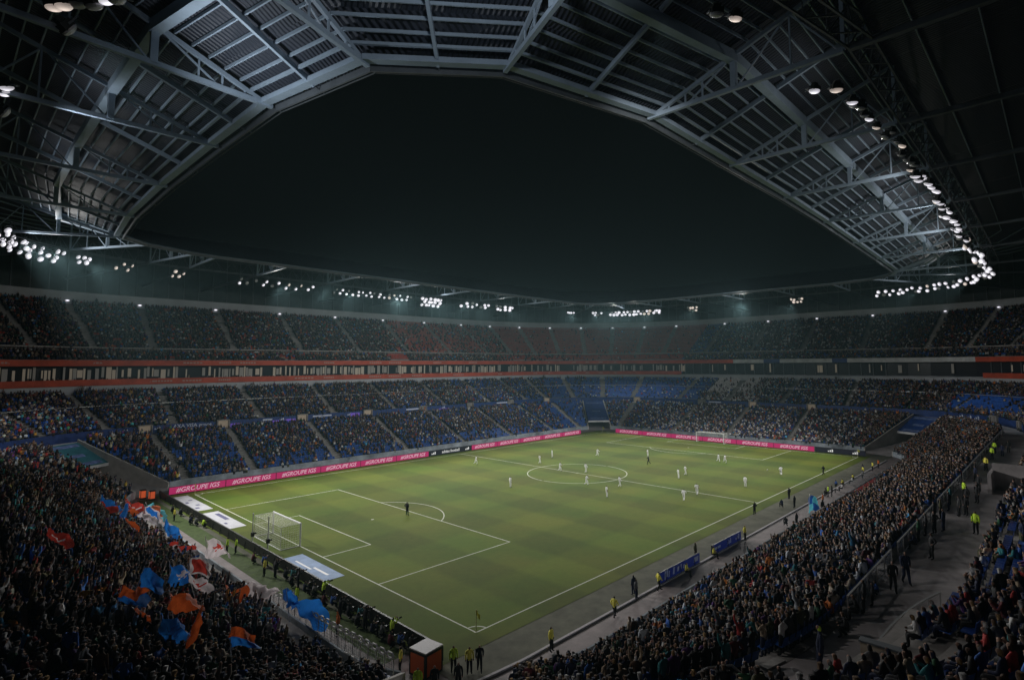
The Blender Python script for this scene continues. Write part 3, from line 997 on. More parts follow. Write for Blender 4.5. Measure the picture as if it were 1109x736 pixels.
KP = 0.118
BEAM = [('L', 50, 14, 8), ('F', 34, 12, 20), ('FL', 60, 14, 54), ('R', 90, 98, 60), ('L', 70, 50, 2), ('L', 30, 18, 0), ('FL', 30, 8, 30), ('R', 20, 30, 40), ('R', 40, 45, 34), ('R', 55, 55, 40), ('R', 66, 64, 36), ('R', 80, 76, 38), ('R', 94, 88, 34),
        ('RF', 30, 85, 38), ('RF', 62, 80, 40), ('F', 20, 84, 26), ('F', 50, 84, 44), ('FL', 5, 84, 36), ('FL', 22, 78, 30),
        ('FL', 42, 72, 34), ('L', 88, 80, 30), ('L', 76, 68, 32), ('L', 62, 58, 26), ('L', 60, 44, 34), ('L', 48, 50, 22), ('L', 36, 30, 32),
        ('L', 20, 24, 26), ('LN', 36, 26, 38), ('LN', 52, 30, 34), ('LN', 64, 24, 28), ('LN', 76, 30, 24)]
for (s, t, tx, ty, tz_, pw) in (('R', 30, 22, 112, 27, 1.0), ('R', 62, 62, 112, 27, 1.0), ('R', 92, 105, 108, 27, 0.9), ('NR', 70, 150, 96, 26, 1.0), ('LN', 80, 155, 30, 26, 1.0), ('L', 30, 150, 8, 26, 0.8), ('R', 12, 4, 104, 27, 0.6)):
    x, y, z = ringp(s, t, 22.0, -2.6)
    spot(x, y, z, tx, ty, 21000 * pw, 44, tz=tz_ - 3, blend=0.9)  # extra spots added to brighten the opposite upper tiers
for q_, (s, t, tx, ty) in enumerate(BEAM):
    x, y, z = ringp(s, t, 23.0, -1.4)
    spot(x, y, z, tx, ty, 150000 * KP * (2.0 if (s == 'LN' or q_ < 2) else 1.0), 70)
for (s, t, pw) in (('LN', 50, 5500), ('LN', 66, 7000), ('LN', 80, 6000), ('LN', 34, 4000), ('L', 61, 5000), ('L', 88, 4000), ('F', 64, 5000), ('FL', 14, 6000), ('FL', 28, 5000), ('FL', 42, 3500), ('RF', 20, 4000), ('RF', 50, 4500)):
    x, y, z = ringp(s, t, 23.5, -1.6); nn = Nrm(s, t)
    spot(x, y, z, x + nn[0] * 5, y + nn[1] * 5, pw, 52, (0.85, 0.96, 1.0), 10, 0.9)  # downward spots added to draw glow columns in the haze below the banks
# added fill spots for spill on roof steel, stands and crowd
for (s, t, pw) in (('R', 58, 2600), ('R', 70, 2600), ('R', 88, 2400), ('RF', 40, 2400), ('LN', 52, 3200), ('LN', 70, 3200), ('L', 61, 1800), ('L', 40, 1200),
                   ('FL', 14, 2600), ('F', 34, 900), ('L', 86, 1400), ('L', 20, 1200), ('R', 40, 1500), ('R', 18, 700)):
    x, y, z = ringp(s, t, 23.0, -1.2)
    nn = Nrm(s, t)
    spot(x, y, z, x - nn[0] * 12, y - nn[1] * 12, pw * (0.65 if s in ('LN', 'R', 'RF') else 1.1), 150, tz=z + 2.5, blend=0.8)
spot(-19.0, 4.0, 34.6, -11, 1, 2000, 150, (0.9, 0.95, 1.0), 43, 0.8)  # spot added below the overhead cluster to brighten the near roof steel
spot(-23.5, 20.0, 37.2, -13, 22, 650, 150, (0.9, 0.95, 1.0), 41, 0.8)
spot(-23.5, 42.0, 37.2, -13, 40, 450, 150, (0.9, 0.95, 1.0), 41, 0.8)
spot(-24.0, 4.6, 37.6, 4, -28, 8000, 60, (1.0, 0.95, 0.9), 7.5, 0.9)  # added to lift the beige wall and the concourse
spot(-14.0, -16.5, 38.0, -7, -6, 1300, 150, (0.9, 0.95, 1.0), 43, 0.8)  # added to brighten the roof over the near corner

# small lamps at the foot of the grey top wall, one over each stairway
wl = MB(); wl.box((0, 0, 0), (0.4, 0.75, 0.3)); wl_me = wl.mesh('lamp_lens', lampglow)
wb = MB(); wb.box((0.25, 0, 0.08), (0.25, 0.7, 0.4)); wb_me = wb.mesh('lamp_bracket', steeld)
for s in FAR5:
    for t in UA[s]:
        o = empty('wall_lamp', (*P(s, t, 62.3), 34.65))
        n = Nrm(s, t); o.rotation_euler = (0, 0, math.atan2(n[1], n[0]))
        for nm, me in (('lens', wl_me), ('bracket', wb_me)):
            c = bpy.data.objects.new(nm, me); COL.objects.link(c); c.parent = o
        tag(o, 'small white lamp at the foot of the grey wall above a top tier stairway', 'lamp', 'lamps above the top tier stairways')

# ------------------------------------------------------------------ advertising boards
def board(x0, y0, x1, y1, hgt, fm, label, group, words=None, wmat=None, emb=(), size=0.7, backm=black, shear=0.25):
    o = empty('advertising_board', (x0, y0, 0.0))
    d = Vector((x1 - x0, y1 - y0, 0)); ln = d.length; d.normalize()
    nrm = Vector((-d.y, d.x, 0))           # face normal (towards the pitch)
    mb = MB()
    p = Vector((0, 0, 0)); q = d * (ln - 0.03)
    c = nrm * -0.1
    mb.beam(p + c + Vector((0, 0, 0.06 + hgt / 2)), q + c + Vector((0, 0, 0.06 + hgt / 2)), 0.16, hgt)
    for f in (0.15, 0.5, 0.85):
        a = p.lerp(q, f) + nrm * -0.3
        mb.beam(a + Vector((0, 0, 0.03)), a + nrm * 0.25 + Vector((0, 0, 0.03)), 0.08, 0.06)
        mb.beam(a + Vector((0, 0, 0.03)), a + nrm * 0.13 + Vector((0, 0, hgt * 0.8)), 0.05, 0.05)
    mb.build('cabinet', backm, o)
    mb = MB()
    e = 0.04
    a = p + d * e; z0, z1 = 0.06 + e, 0.06 + hgt - e; bq = q - d * e; f_ = nrm * 0.012
    mb.quad(a + f_ * -2 + Vector((0, 0, z0)) + nrm * 0.01, bq + f_ * -2 + Vector((0, 0, z0)) + nrm * 0.01, bq + nrm * -0.014 + Vector((0, 0, z1)), a + nrm * -0.014 + Vector((0, 0, z1)))
    fo = mb.build('screen', fm, o)
    # reading direction: from the reader's left to right when facing the board
    X = Vector((0, 0, 1)).cross(nrm).normalized()
    Y = Vector((0, 0, 1))
    def place(me, along, dz):
        t = bpy.data.objects.new('lettering', me); COL.objects.link(t); t.parent = o
        M4 = Matrix((X, Y, X.cross(Y))).transposed().to_4x4()
        M4.translation = d * along + nrm * 0.012 + Vector((0, 0, 0.06 + hgt / 2 + dz))
        t.matrix_local = M4
    if words:
        place(text_mesh(words, size, wmat, shear), ln / 2, 0)
    if emb:
        mb = MB()
        for al in emb:
            emblem(mb, d * al + nrm * 0.012 + Vector((0, 0, 0.06 + hgt / 2)), hgt * 0.48, X, Y)
        mb.build('emblem', wmat, o)
    return tag(o, label, 'advertising board', group)


ORD = ['first', 'second', 'third', 'fourth', 'fifth', 'sixth', 'seventh', 'eighth', 'ninth', 'tenth', 'eleventh', 'twelfth', 'thirteenth', 'fourteenth', 'fifteenth', 'sixteenth']
PG = 'pink advertising boards round the pitch'
for i in range(6):
    x = -3.0 + 8.05 * i
    board(x + 8.05, 70.2, x, 70.2, 1.15, pinkled, f'pink lettered board on the left touchline, {ORD[i]} from the left corner flag', PG, '#GROUPE IGS', pinktxt, size=0.98)
board(57.2, 70.2, 45.4, 70.2, 1.15, blackled, 'black board with white lettering between two triangle emblems on the left touchline', PG, 'adidas football', whitled, (1.2, 10.6), size=0.85, shear=0)
for i in range(5):
    x = 57.3 + 8.05 * i
    board(x + 8.05, 70.2, x, 70.2, 1.15, pinkled, f'pink lettered board on the left touchline, {ORD[i]} beyond the black board', PG, '#GROUPE IGS', pinktxt, size=0.98)
for i in range(6):
    y = 9.2 + 9.2 * i
    board(106.4, y, 106.4, y + 9.2, 1.15, pinkled, f'pink lettered board behind the far goal line, {ORD[i]} from the black emblem board', PG, '#GROUPE IGS', pinktxt, size=1.0)
board(106.4, -1.2, 106.4, 9.1, 1.15, blackled, 'black board with triangle emblems at the far right corner of the pitch', PG, None, whitled, (2.0, 7.0))
BG = 'dark board backs behind the near goal line'
for i in range(9):
    y = -1.6 + 7.95 * i
    board(-4.15, y + 7.9, -4.15, y, 0.95, blackled, f'black back of an advertising board behind the near goal, {ORD[i]} from the orange cube', BG, None, None, ())
board(16.9, -5.25, 24.6, -5.25, 0.95, blueled, 'blue advertising board on the right touchline with a round white emblem', 'blue boards on the right touchline', None, None)
board(27.4, -5.25, 34.4, -5.25, 0.95, blueled, 'blue advertising board on the right touchline with triangle emblems at its end', 'blue boards on the right touchline', None, None)
# their printed side faces the paved track
for o_, emb in ((16.9, 0), (25.7, 1)):
    pass


def near_board_print():
    bs = [o for o in COL.objects if o.name.startswith('advertising_board') and 'blue advertising' in o.get('label', '')]
    for k, o in enumerate(bs):
        ln = 7.7 if k == 0 else 7.0
        mb = MB()
        if k == 0:
            for (u, w, z0, z1) in ((0.9, 0.25, .2, .95), (1.25, 0.25, .35, 1.0), (1.6, .2, .25, .8), (2.4, .3, .3, .9), (3.2, .3, .35, .75), (3.8, .2, .4, .85), (4.3, .3, .35, .7), (6.4, .9, .35, .8)):
                q_ = MB(); q_.quad((u, -0.2, z0), (u + w, -0.2, z0), (u + w + .1, -0.2, z1), (u + .1, -0.2, z1)); q_.build('print', bluetxt, o)
        else:
            emblem(mb, (3.9, -0.2, 0.6), 0.5, (1, 0, 0), (0, 0, 1)); emblem(mb, (6.0, -0.2, 0.6), 0.5, (1, 0, 0), (0, 0, 1))
            mb.quad((0.4, -0.2, .45), (1.8, -0.2, .45), (1.8, -0.2, .7), (0.4, -0.2, .7))
        if k: mb.build('emblem', bluetxt, o)
        bk = MB(); bk.quad((0.03, -0.19, 0.1), (ln - .06, -0.19, 0.1), (ln - .06, -0.19, 0.98), (0.03, -0.19, 0.98))
        bk.build('screen', blueled, o)


near_board_print()

# ------------------------------------------------------------------ goals, flags on the corners
netM = bpy.data.materials.new('goal_net')
netM.use_nodes = True
nt = netM.node_tree; b = nt.nodes['Principled BSDF']
b.inputs['Base Color'].default_value = (0.7, 0.68, 0.5, 1)
tr = nt.nodes.new('ShaderNodeBsdfTransparent'); mx = nt.nodes.new('ShaderNodeMixShader')
mx.inputs[0].default_value = 0.10
nt.links.new(tr.outputs[0], mx.inputs[1]); nt.links.new(b.outputs[0], mx.inputs[2])
nt.links.new(mx.outputs[0], nt.nodes['Material Output'].inputs['Surface'])


def goal(x0, s, label):
    g = empty('goal', (x0, 34, 0)); tag(g, label, 'goal', 'football goals')
    hw, hh, dp = 3.72, 2.44, 2.1
    f = MB()
    for k in (-1, 1): f.tube((0, k * hw, 0), (0, k * hw, hh), 0.09, 10)
    f.tube((0, -hw - .07, hh), (0, hw + .07, hh), 0.09, 10)
    f.build('goal_frame', white, g)
    st = MB(); X = -s * dp
    for k in (-1, 1):
        st.tube((0, k * hw, 0.04), (X, k * hw, 0.04), 0.045); st.tube((X, k * hw, 0.04), (X, k * hw, hh), 0.03); st.tube((0, k * hw, hh), (X, k * hw, hh), 0.02)
    st.tube((X, -hw, 0.04), (X, hw, 0.04), 0.045); st.tube((X, -hw, hh), (X, hw, hh), 0.02)
    st.build('net_support', white, g)
    n = MB()
    n.quad((X, -hw, 0), (X, hw, 0), (X, hw, hh), (X, -hw, hh)); n.quad((0, -hw, hh + .01), (0, hw, hh + .01), (X, hw, hh + .01), (X, -hw, hh + .01))
    for k in (-1, 1): n.quad((0, k * hw, 0), (X, k * hw, 0), (X, k * hw, hh), (0, k * hw, hh))
    n.build('net', netM, g)
    th = MB()
    for i in range(31):
        y = -hw + 2 * hw * i / 30
        th.beam((X, y, 0), (X, y, hh), 0.009); th.beam((0, y, hh), (X, y, hh), 0.009)
    for i in range(11):
        z = hh * i / 10; th.beam((X, -hw, z), (X, hw, z), 0.009)
        for k in (-1, 1): th.beam((0, k * hw, z), (X, k * hw, z), 0.009)
    for i in range(9):
        for k in (-1, 1): th.beam((X * i / 8, k * hw, 0), (X * i / 8, k * hw, hh), 0.009)
        th.beam((X * i / 8, -hw, hh), (X * i / 8, hw, hh), 0.009)
    th.build('net_cord', white, g)


goal(0, 1, 'white football goal with a box net nearest the standing supporters')
goal(L_, -1, 'white football goal at the far end in front of pink boards')
# two tall net poles behind the near goal
for (x, y, hgt, lab) in ((-3.6, 34.2, 3.6, 'slim white pole with a dark camera clamp behind the near goal, left one'), (-3.4, 30.4, 3.9, 'slim white pole with a dark camera clamp behind the near goal, beside its net')):
    mb = MB(); mb.tube((0, 0, 0), (0, 0, hgt), 0.06, 8); mb.tube((0, 0, 0), (0, 0, .06), 0.25, 10)
    o = mb.build('camera_pole', white, loc=(x, y, 0)); tag(o, lab, 'pole', 'poles behind the near goal')
    mb = MB(); mb.box((0, 0, 1.3), (0.3, 0.3, 0.45)); mb.tube((0.15, 0, 1.35), (0.4, 0, 1.35), 0.09); mb.build('camera', black, o)

for (x, y, lab) in ((0, 0, 'yellow corner flag at the corner closest to the orange cube'), (L_, 0, 'yellow corner flag beside the black emblem board'),
                    (L_, W_, 'yellow corner flag by the far corner tunnel'), (0, W_, 'yellow corner flag in front of the first pink board')):
    o = empty('corner_flag', (x, y, 0)); tag(o, lab, 'corner flag', 'corner flags')
    mb = MB(); mb.tube((0, 0, 0), (0, 0, 1.65), 0.03, 8); mb.build('pole', mat('pole_yellow', (0.6, 0.58, 0.3), 0.5), o)
    mb = MB()
    for i in range(5):
        y0, y1 = -.42 * i / 5, -.42 * (i + 1) / 5
        z = lambda q: 1.62 + q * 0.55
        mb.add([(0.05 * math.sin(i * 1.4), y0, z(y0)), (0.05 * math.sin(i * 1.4 + 1.4), y1, z(y1)), (0.05 * math.sin(i * 1.4 + 1.4) , y1, z(y1) - .36), (0.05 * math.sin(i * 1.4), y0, z(y0) - .36)], [(0, 1, 2, 3)])
    mb.build('flag', yellowm, o)

# ball
mb = MB()
nph = 12
vs = []; fs = []
for i in range(9):
    th = math.pi * i / 8
    for j in range(nph):
        a = 2 * math.pi * j / nph; vs.append((0.11 * math.sin(th) * math.cos(a), 0.11 * math.sin(th) * math.sin(a), 0.11 * math.cos(th)))
for i in range(8):
    for j in range(nph):
        fs.append((i * nph + j, i * nph + (j + 1) % nph, (i + 1) * nph + (j + 1) % nph, (i + 1) * nph + j))
mb.add(vs, fs, 0)
mb.mi = [1 if (i * 7) % 11 == 0 else 0 for i in range(len(fs))]
o = mb.build('football', [white, black], loc=(77.7, 8.6, 0.115)); tag(o, 'white football rolling on the grass near the far right of the pitch', 'ball')

# orange cube stand at the near corner
o = empty('promotion_cube', (-5.7, -1.75, 0), R_(8)); tag(o, 'orange and black cube with a pale grey top at the near corner', 'promotion cube')
o.scale = (.76, .76, .78)
mb = MB(); mb.box((0, 0, 1.0), (2.0, 2.0, 2.0)); mb.build('case', black, o)
mb = MB()
for a in range(4):
    mb.box((1.005 * math.cos(a * math.pi / 2), 1.005 * math.sin(a * math.pi / 2), 0.98), (0.03, 1.62, 1.6), a * math.pi / 2)
mb.build('side_panel', orangem, o)
mb = MB(); mb.box((0, 0, 2.05), (2.02, 2.02, 0.1)); mb.build('top', greytop, o)
for (x, y, lab) in ((-5.4, 69.7, 'red lit cube stand by the left corner, further from the pitch'), (-4.6, 68.0, 'red lit cube stand by the left corner, nearer the pitch')):
    o = empty('promotion_cube', (x - .8, y + 1, 0)); o.scale = (.72, .72, .72); tag(o, lab, 'promotion cube', 'red cubes at the left corner')
    mb = MB(); mb.box((0, 0, 0.95), (1.0, 1.0, 1.9)); mb.build('case', black, o)
    mb = MB()
    for a in range(4): mb.box((0.51 * math.cos(a * math.pi / 2), 0.51 * math.sin(a * math.pi / 2), 1.0), (0.03, .8, 1.4), a * math.pi / 2)
    mb.build('side_panel', redscreen, o)

# safety net in front of the standing end
o = empty('safety_net', (-8.6, -2.5, 0)); tag(o, 'dark safety net with white chain rope in front of the standing end', 'safety net')
ny = 19.0
mb = MB()
for k in range(20):
    mb = MB(); mb.beam((0, k, 0), (0, k, 2.3 - 0.05 * k), 0.05); mb.build('post', railm, o)
for base, ox in ((2.25, 0.0), (1.15, -0.5)):
    k = 0; y = 0.0; mb = MB()
    while y < ny - 0.9:
        z0 = base - 0.05 * y
        for sgn in (-1, 1):
            mb.beam((ox, y, z0), (ox, y + 0.22, z0 + .15 * sgn), 0.085); mb.beam((ox, y + .22, z0 + .15 * sgn), (ox, y + 0.62, z0 + .15 * sgn - .02), 0.085); mb.beam((ox, y + .62, z0 + .15 * sgn - .02), (ox, y + .84, z0 - .04), 0.085)
        y += 0.9
    mb.build('white_rope', mat('white_rope', (0.85, 0.83, 0.83), 0.8), o)
mb = MB()
for k in range(77): mb.beam((0, k * .25, 0), (0, k * .25, 2.25 - .0125 * k), 0.012)
for k in range(9): mb.beam((0, 0, .25 * k), (0, ny, .25 * k * .6), 0.012)
mb.build('mesh', steeld, o)

# dugout on the right touchline with red seats
o = empty('dugout', (64.5, -9.9, 0.9)); tag(o, 'low dugout with a curved clear roof and red seats on the right touchline', 'dugout')
mb = MB(); mb.box((0, -0.9, 0.15), (12, 1.6, 0.3)); mb.build('base', concrete, o)
mb = MB()
for k in range(12):
    x = -5.5 + k; mb.box((x, -0.9, 0.62), (0.6, 0.55, 0.12)); mb.box((x, -1.2, 1.0), (0.6, 0.12, 0.75))
mb.build('seat_row', mat('red_seat', (0.45, 0.03, 0.03), 0.5), o)
mb = MB()
pts = [(-1.75, 0.3), (-1.7, 1.6), (-1.1, 2.1), (-0.1, 2.2)]
for (a, za), (c, zc) in zip(pts[:-1], pts[1:]):
    mb.quad((-6, a, za), (6, a, za), (6, c, zc), (-6, c, zc))
mb.build('canopy', glassM, o)
mb = MB()
for x in (-6, -3, 0, 3, 6):
    for (a, za), (c, zc) in zip(pts[:-1], pts[1:]): mb.beam((x, a, za), (x, c, zc), 0.07)
mb.build('canopy_frame', railm, o)

# ------------------------------------------------------------------ people
SKIN = [(0.33, 0.21, 0.16), (0.27, 0.165, 0.125), (0.16, 0.095, 0.07), (0.07, 0.042, 0.03)]


def skeleton(pose):
    """joints of a 1.76 m adult facing +x: (name, position, (radius, radius)), bones, with the seated or standing pose asked for"""
    J = {}; B = []
    sit = pose in ('sit', 'sit_lean', 'sit_clap', 'sit_up', 'crouch')
    H = 0.52 if sit else 0.95
    if pose == 'crouch': H = 0.42
    lean = {'sit': 0.02, 'sit_lean': 0.16, 'sit_clap': 0.06, 'sit_up': -0.02, 'crouch': 0.16, 'run': 0.12, 'sprint': 0.2, 'photo': 0.08}.get(pose, 0.0)
    bx = -0.02
    J['pelvis'] = ((bx, 0, H), (.17, .135))
    J['waist'] = ((bx + lean * .4, 0, H + .18), (.175, .14))
    J['chest'] = ((bx + lean * .9, 0, H + .38), (.20, .15))
    J['neck'] = ((bx + lean * 1.15, 0, H + .53), (.06, .06))
    J['face'] = ((bx + lean * 1.25 + .02, 0, H + .63), (.082, .09))
    J['crown'] = ((bx + lean * 1.3, 0, H + .735), (.078, .092))
    B += [('pelvis', 'waist'), ('waist', 'chest'), ('chest', 'neck'), ('neck', 'face'), ('face', 'crown')]
    J['nose'] = ((bx + lean * 1.25 + .115, 0, H + .64), (.012, .014)); B.append(('face', 'nose'))
    cx, cz = J['chest'][0][0], H + .45
    for k, s in (('l', 1), ('r', -1)):
        J['sh' + k] = ((cx, .19 * s, cz), (.082, .08))
        up = fw = None
        if pose in ('arms_up', 'sit_up'):
            el = (cx + .08, .30 * s, cz + .24); wr = (cx + .12, .27 * s, cz + .50); hd = (cx + .13, .26 * s, cz + .60)
        elif pose == 'one_up' and s > 0:
            el = (cx + .10, .27 * s, cz + .22); wr = (cx + .16, .22 * s, cz + .48); hd = (cx + .17, .21 * s, cz + .58)
        elif pose == 'photo':
            el = (cx + .20, .23 * s, cz - .06); wr = (cx + .36, .10 * s, cz + .14); hd = (cx + .40, .06 * s, cz + .22)
        elif pose in ('clap', 'sit_clap'):
            el = (cx + .12, .25 * s, cz - .20); wr = (cx + .32, .09 * s, cz - .02); hd = (cx + .38, .045 * s, cz + .06)
        elif pose in ('sit', 'sit_lean', 'crouch'):
            el = (cx + .04, .25 * s, cz - .26); wr = (cx + .26, .16 * s, H + .14); hd = (cx + .34, .12 * s, H + .13)
        elif pose in ('walk', 'run', 'sprint'):
            q = {'walk': .12, 'run': .2, 'sprint': .26}[pose] * s
            el = (cx - q, .25 * s, cz - .26); wr = (cx - q + (.12 if pose == 'walk' else .22), .23 * s, cz - .44 if pose == 'walk' else cz - .30); hd = (wr[0] + .05, .22 * s, wr[2] - .07)
        elif pose == 'hips':
            el = (cx - .10, .36 * s, cz - .22); wr = (cx + .03, .20 * s, cz - .38); hd = (cx + .08, .15 * s, cz - .42)
        else:
            el = (cx - .02, .245 * s, cz - .28); wr = (cx + .04, .25 * s, cz - .52); hd = (cx + .06, .245 * s, cz - .62)
        J['el' + k] = (el, (.064, .064)); J['wr' + k] = (wr, (.046, .046)); J['hd' + k] = (hd, (.034, .05))
        B += [('chest', 'sh' + k), ('sh' + k, 'el' + k), ('el' + k, 'wr' + k), ('wr' + k, 'hd' + k)]
        J['hip' + k] = ((bx, .095 * s, H - .04), (.115, .115))
        if pose == 'crouch':
            kn = (.36, .15 * s, .52 if s > 0 else .22); an = (.30 if s > 0 else -.02, .14 * s, .09); to = (an[0] + .17, .15 * s, .045)
        elif sit:
            kn = (.40, .12 * s, .50); an = (.38, .12 * s, .09); to = (.55, .13 * s, .045)
        elif pose == 'walk':
            kn = (.10 if s > 0 else .04, .10 * s, .50); an = (.22 if s > 0 else -.24, .10 * s, .09 if s > 0 else .13); to = (an[0] + .17, .11 * s, .05)
        elif pose == 'run':
            kn = (.24 if s > 0 else -.04, .10 * s, .56 if s > 0 else .48); an = (.20 if s > 0 else -.36, .10 * s, .13 if s > 0 else .27); to = (an[0] + .16, .11 * s, an[2] - .06)
        elif pose == 'sprint':
            kn = (.34 if s > 0 else -.12, .10 * s, .66 if s > 0 else .50); an = (.22 if s > 0 else -.46, .10 * s, .28 if s > 0 else .38); to = (an[0] + .16, .11 * s, an[2] - .08)
        else:
            sp = .05 if pose in ('arms_up', 'hips', 'one_up') else .02
            kn = (.03, (.10 + sp * .6) * s, .50); an = (.0, (.105 + sp) * s, .09); to = (.17, (.125 + sp) * s, .045)
        J['kn' + k] = (kn, (.085, .085)); J['an' + k] = (an, (.06, .06)); J['to' + k] = (to, (.042, .038))
        B += [('pelvis', 'hip' + k), ('hip' + k, 'kn' + k), ('kn' + k, 'an' + k), ('an' + k, 'to' + k)]
    return J, B


# material index: 0 skin 1 top 2 legs 3 shoes 4 hair
def region(bone, sleeve, shorts):
    a, b_ = bone
    if a in ('face',) and b_ == 'crown': return 4
    if b_ in ('face', 'nose') or (a == 'neck'): return 0
    if b_.startswith('hd'): return 0
    if a.startswith('el') and b_.startswith('wr'): return 1 if sleeve else 0
    if a.startswith('an') and b_.startswith('to'): return 3
    if a.startswith('kn'): return 5 if shorts else 2
    if a.startswith('hip'): return 2
    if b_.startswith('hip'): return 2
    return 1


_cache = {}


def body(pose, sub=1, sleeve=True, shorts=False):
    key = (pose, sub, sleeve, shorts)
    if key in _cache: return _cache[key]
    J, B = skeleton(pose)
    names = list(J)
    me = bpy.data.meshes.new('skel')
    me.from_pydata([J[n][0] for n in names], [(names.index(a), names.index(b_)) for a, b_ in B], [])
    o = bpy.data.objects.new('skel', me); COL.objects.link(o)
    md = o.modifiers.new('Skin', 'SKIN'); md.branch_smoothing = 0.4
    sv = me.skin_vertices[0].data
    for i, n in enumerate(names):
        sv[i].radius = J[n][1]
        sv[i].use_root = (n == 'pelvis')
    if sub:
        sd = o.modifiers.new('Sub', 'SUBSURF'); sd.levels = sub; sd.render_levels = sub
    dg = bpy.context.evaluated_depsgraph_get()
    out = bpy.data.meshes.new_from_object(o.evaluated_get(dg))
    bpy.data.objects.remove(o); bpy.data.meshes.remove(me)
    nv = len(out.vertices)
    V = np.empty(nv * 3, np.float32); out.vertices.foreach_get('co', V); V = V.reshape(-1, 3)
    out.calc_loop_triangles()
    npoly = len(out.polygons)
    C = np.empty(npoly * 3, np.float32); out.polygons.foreach_get('center', C); C = C.reshape(-1, 3)
    best = np.full(npoly, 1e9); idx = np.zeros(npoly, int)
    for (a, b_) in B:
        if b_ == 'nose': continue
        p = np.array(J[a][0]); q = np.array(J[b_][0]); d = q - p
        t = np.clip(((C - p) @ d) / (d @ d), 0, 1)
        ds = np.linalg.norm(C - p - t[:, None] * d, axis=1)
        ra, rb = max(J[a][1]), max(J[b_][1])
        ds = ds / (ra + (rb - ra) * t)
        r = region((a, b_), sleeve, shorts)
        u = ds < best; best[u] = ds[u]; idx[u] = r
    # hair: back and top of the head only
    hx, hz = J['face'][0][0], J['face'][0][2]
    hd = (C[:, 2] > hz - .09) & (np.abs(C[:, 1]) < .13) & (np.abs(C[:, 0] - hx) < .16) & ((idx == 0) | (idx == 4))
    hair = hd & ((C[:, 2] > hz + .095) | ((C[:, 0] < hx + .015) & (C[:, 2] > hz - .06)))
    idx[hd] = 0; idx[hair] = 4
    out.polygons.foreach_set('material_index', np.zeros(npoly, np.int32))
    T = np.array([t.vertices[:] for t in out.loop_triangles], np.int32)
    TP = idx[np.array([t.polygon_index for t in out.loop_triangles])]
    _cache[key] = (out, idx, V, T, TP)
    return _cache[key]


_mcache = {}


def body_mesh(pose, sleeve=True, shorts=False):
    key = (pose, sleeve, shorts)
    if key in _mcache: return _mcache[key]
    out, idx, V, T, TP = body(pose, 1, sleeve, shorts)
    me = out.copy(); me.name = 'person_' + pose
    me.materials.clear()
    for _ in range(6): me.materials.append(black)
    me.polygons.foreach_set('material_index', idx.astype(np.int32))
    me.polygons.foreach_set('use_smooth', np.ones(len(me.polygons), bool))
    me.update()
    _mcache[key] = me
    return me


COLS = {'black': (.012, .012, .014), 'charcoal': (.03, .03, .034), 'navy': (.014, .02, .05), 'grey': (.14, .14, .15), 'white': (.55, .55, .55),
        'red': (.33, .03, .03), 'maroon': (.10, .018, .022), 'blue': (.03, .10, .34), 'sky blue': (.06, .28, .5), 'green': (.03, .10, .05), 'brown': (.09, .05, .03),
        'orange': (.62, .16, .03), 'beige': (.33, .26, .19), 'olive': (.06, .06, .03), 'purple': (.08, .03, .13), 'yellow': (.85, .78, .13), 'lime yellow': (.55, .80, .06), 'bright white': (.78, .78, .78), 'teal': (.03, .17, .19), 'pink': (.5, .2, .25)}
HAIR = {'black': (.008, .007, .007), 'dark brown': (.025, .015, .01), 'brown': (.07, .04, .02), 'fair': (.22, .14, .06), 'grey': (.2, .2, .2)}


def cm(kind, name, rgb):
    return mat(f'{kind}_{name}'.replace(' ', '_'), rgb, 0.85, noise=0.15, nscale=9)


def person(pose, x, y, z, rz, top, legs='black', hair='dark brown', skin=0, shoes='black', label='', group=None, sleeve=True, shorts=False, sc=1.0, cat='person', socks=None, name='person'):
    o = bpy.data.objects.new(name, body_mesh(pose, sleeve, shorts)); COL.objects.link(o)
    ms = [cm('skin', str(skin), SKIN[skin]), cm('cloth', top, COLS[top]), cm('cloth', legs, COLS[legs]), cm('cloth', shoes, COLS[shoes]),
          cm('hair', hair, HAIR[hair]) if hair in HAIR else cm('cloth', hair, COLS[hair]), cm('cloth', socks, COLS[socks]) if socks else cm('skin', str(skin), SKIN[skin])]
    for sl, M_ in zip(o.material_slots, ms):
        sl.link = 'OBJECT'; sl.material = M_
    o.location = (x, y, z); o.rotation_euler = (0, 0, rz); o.scale = (sc, sc, sc)
    return tag(o, label, cat, group)


def face(x, y, tx, ty): return math.atan2(ty - y, tx - x)


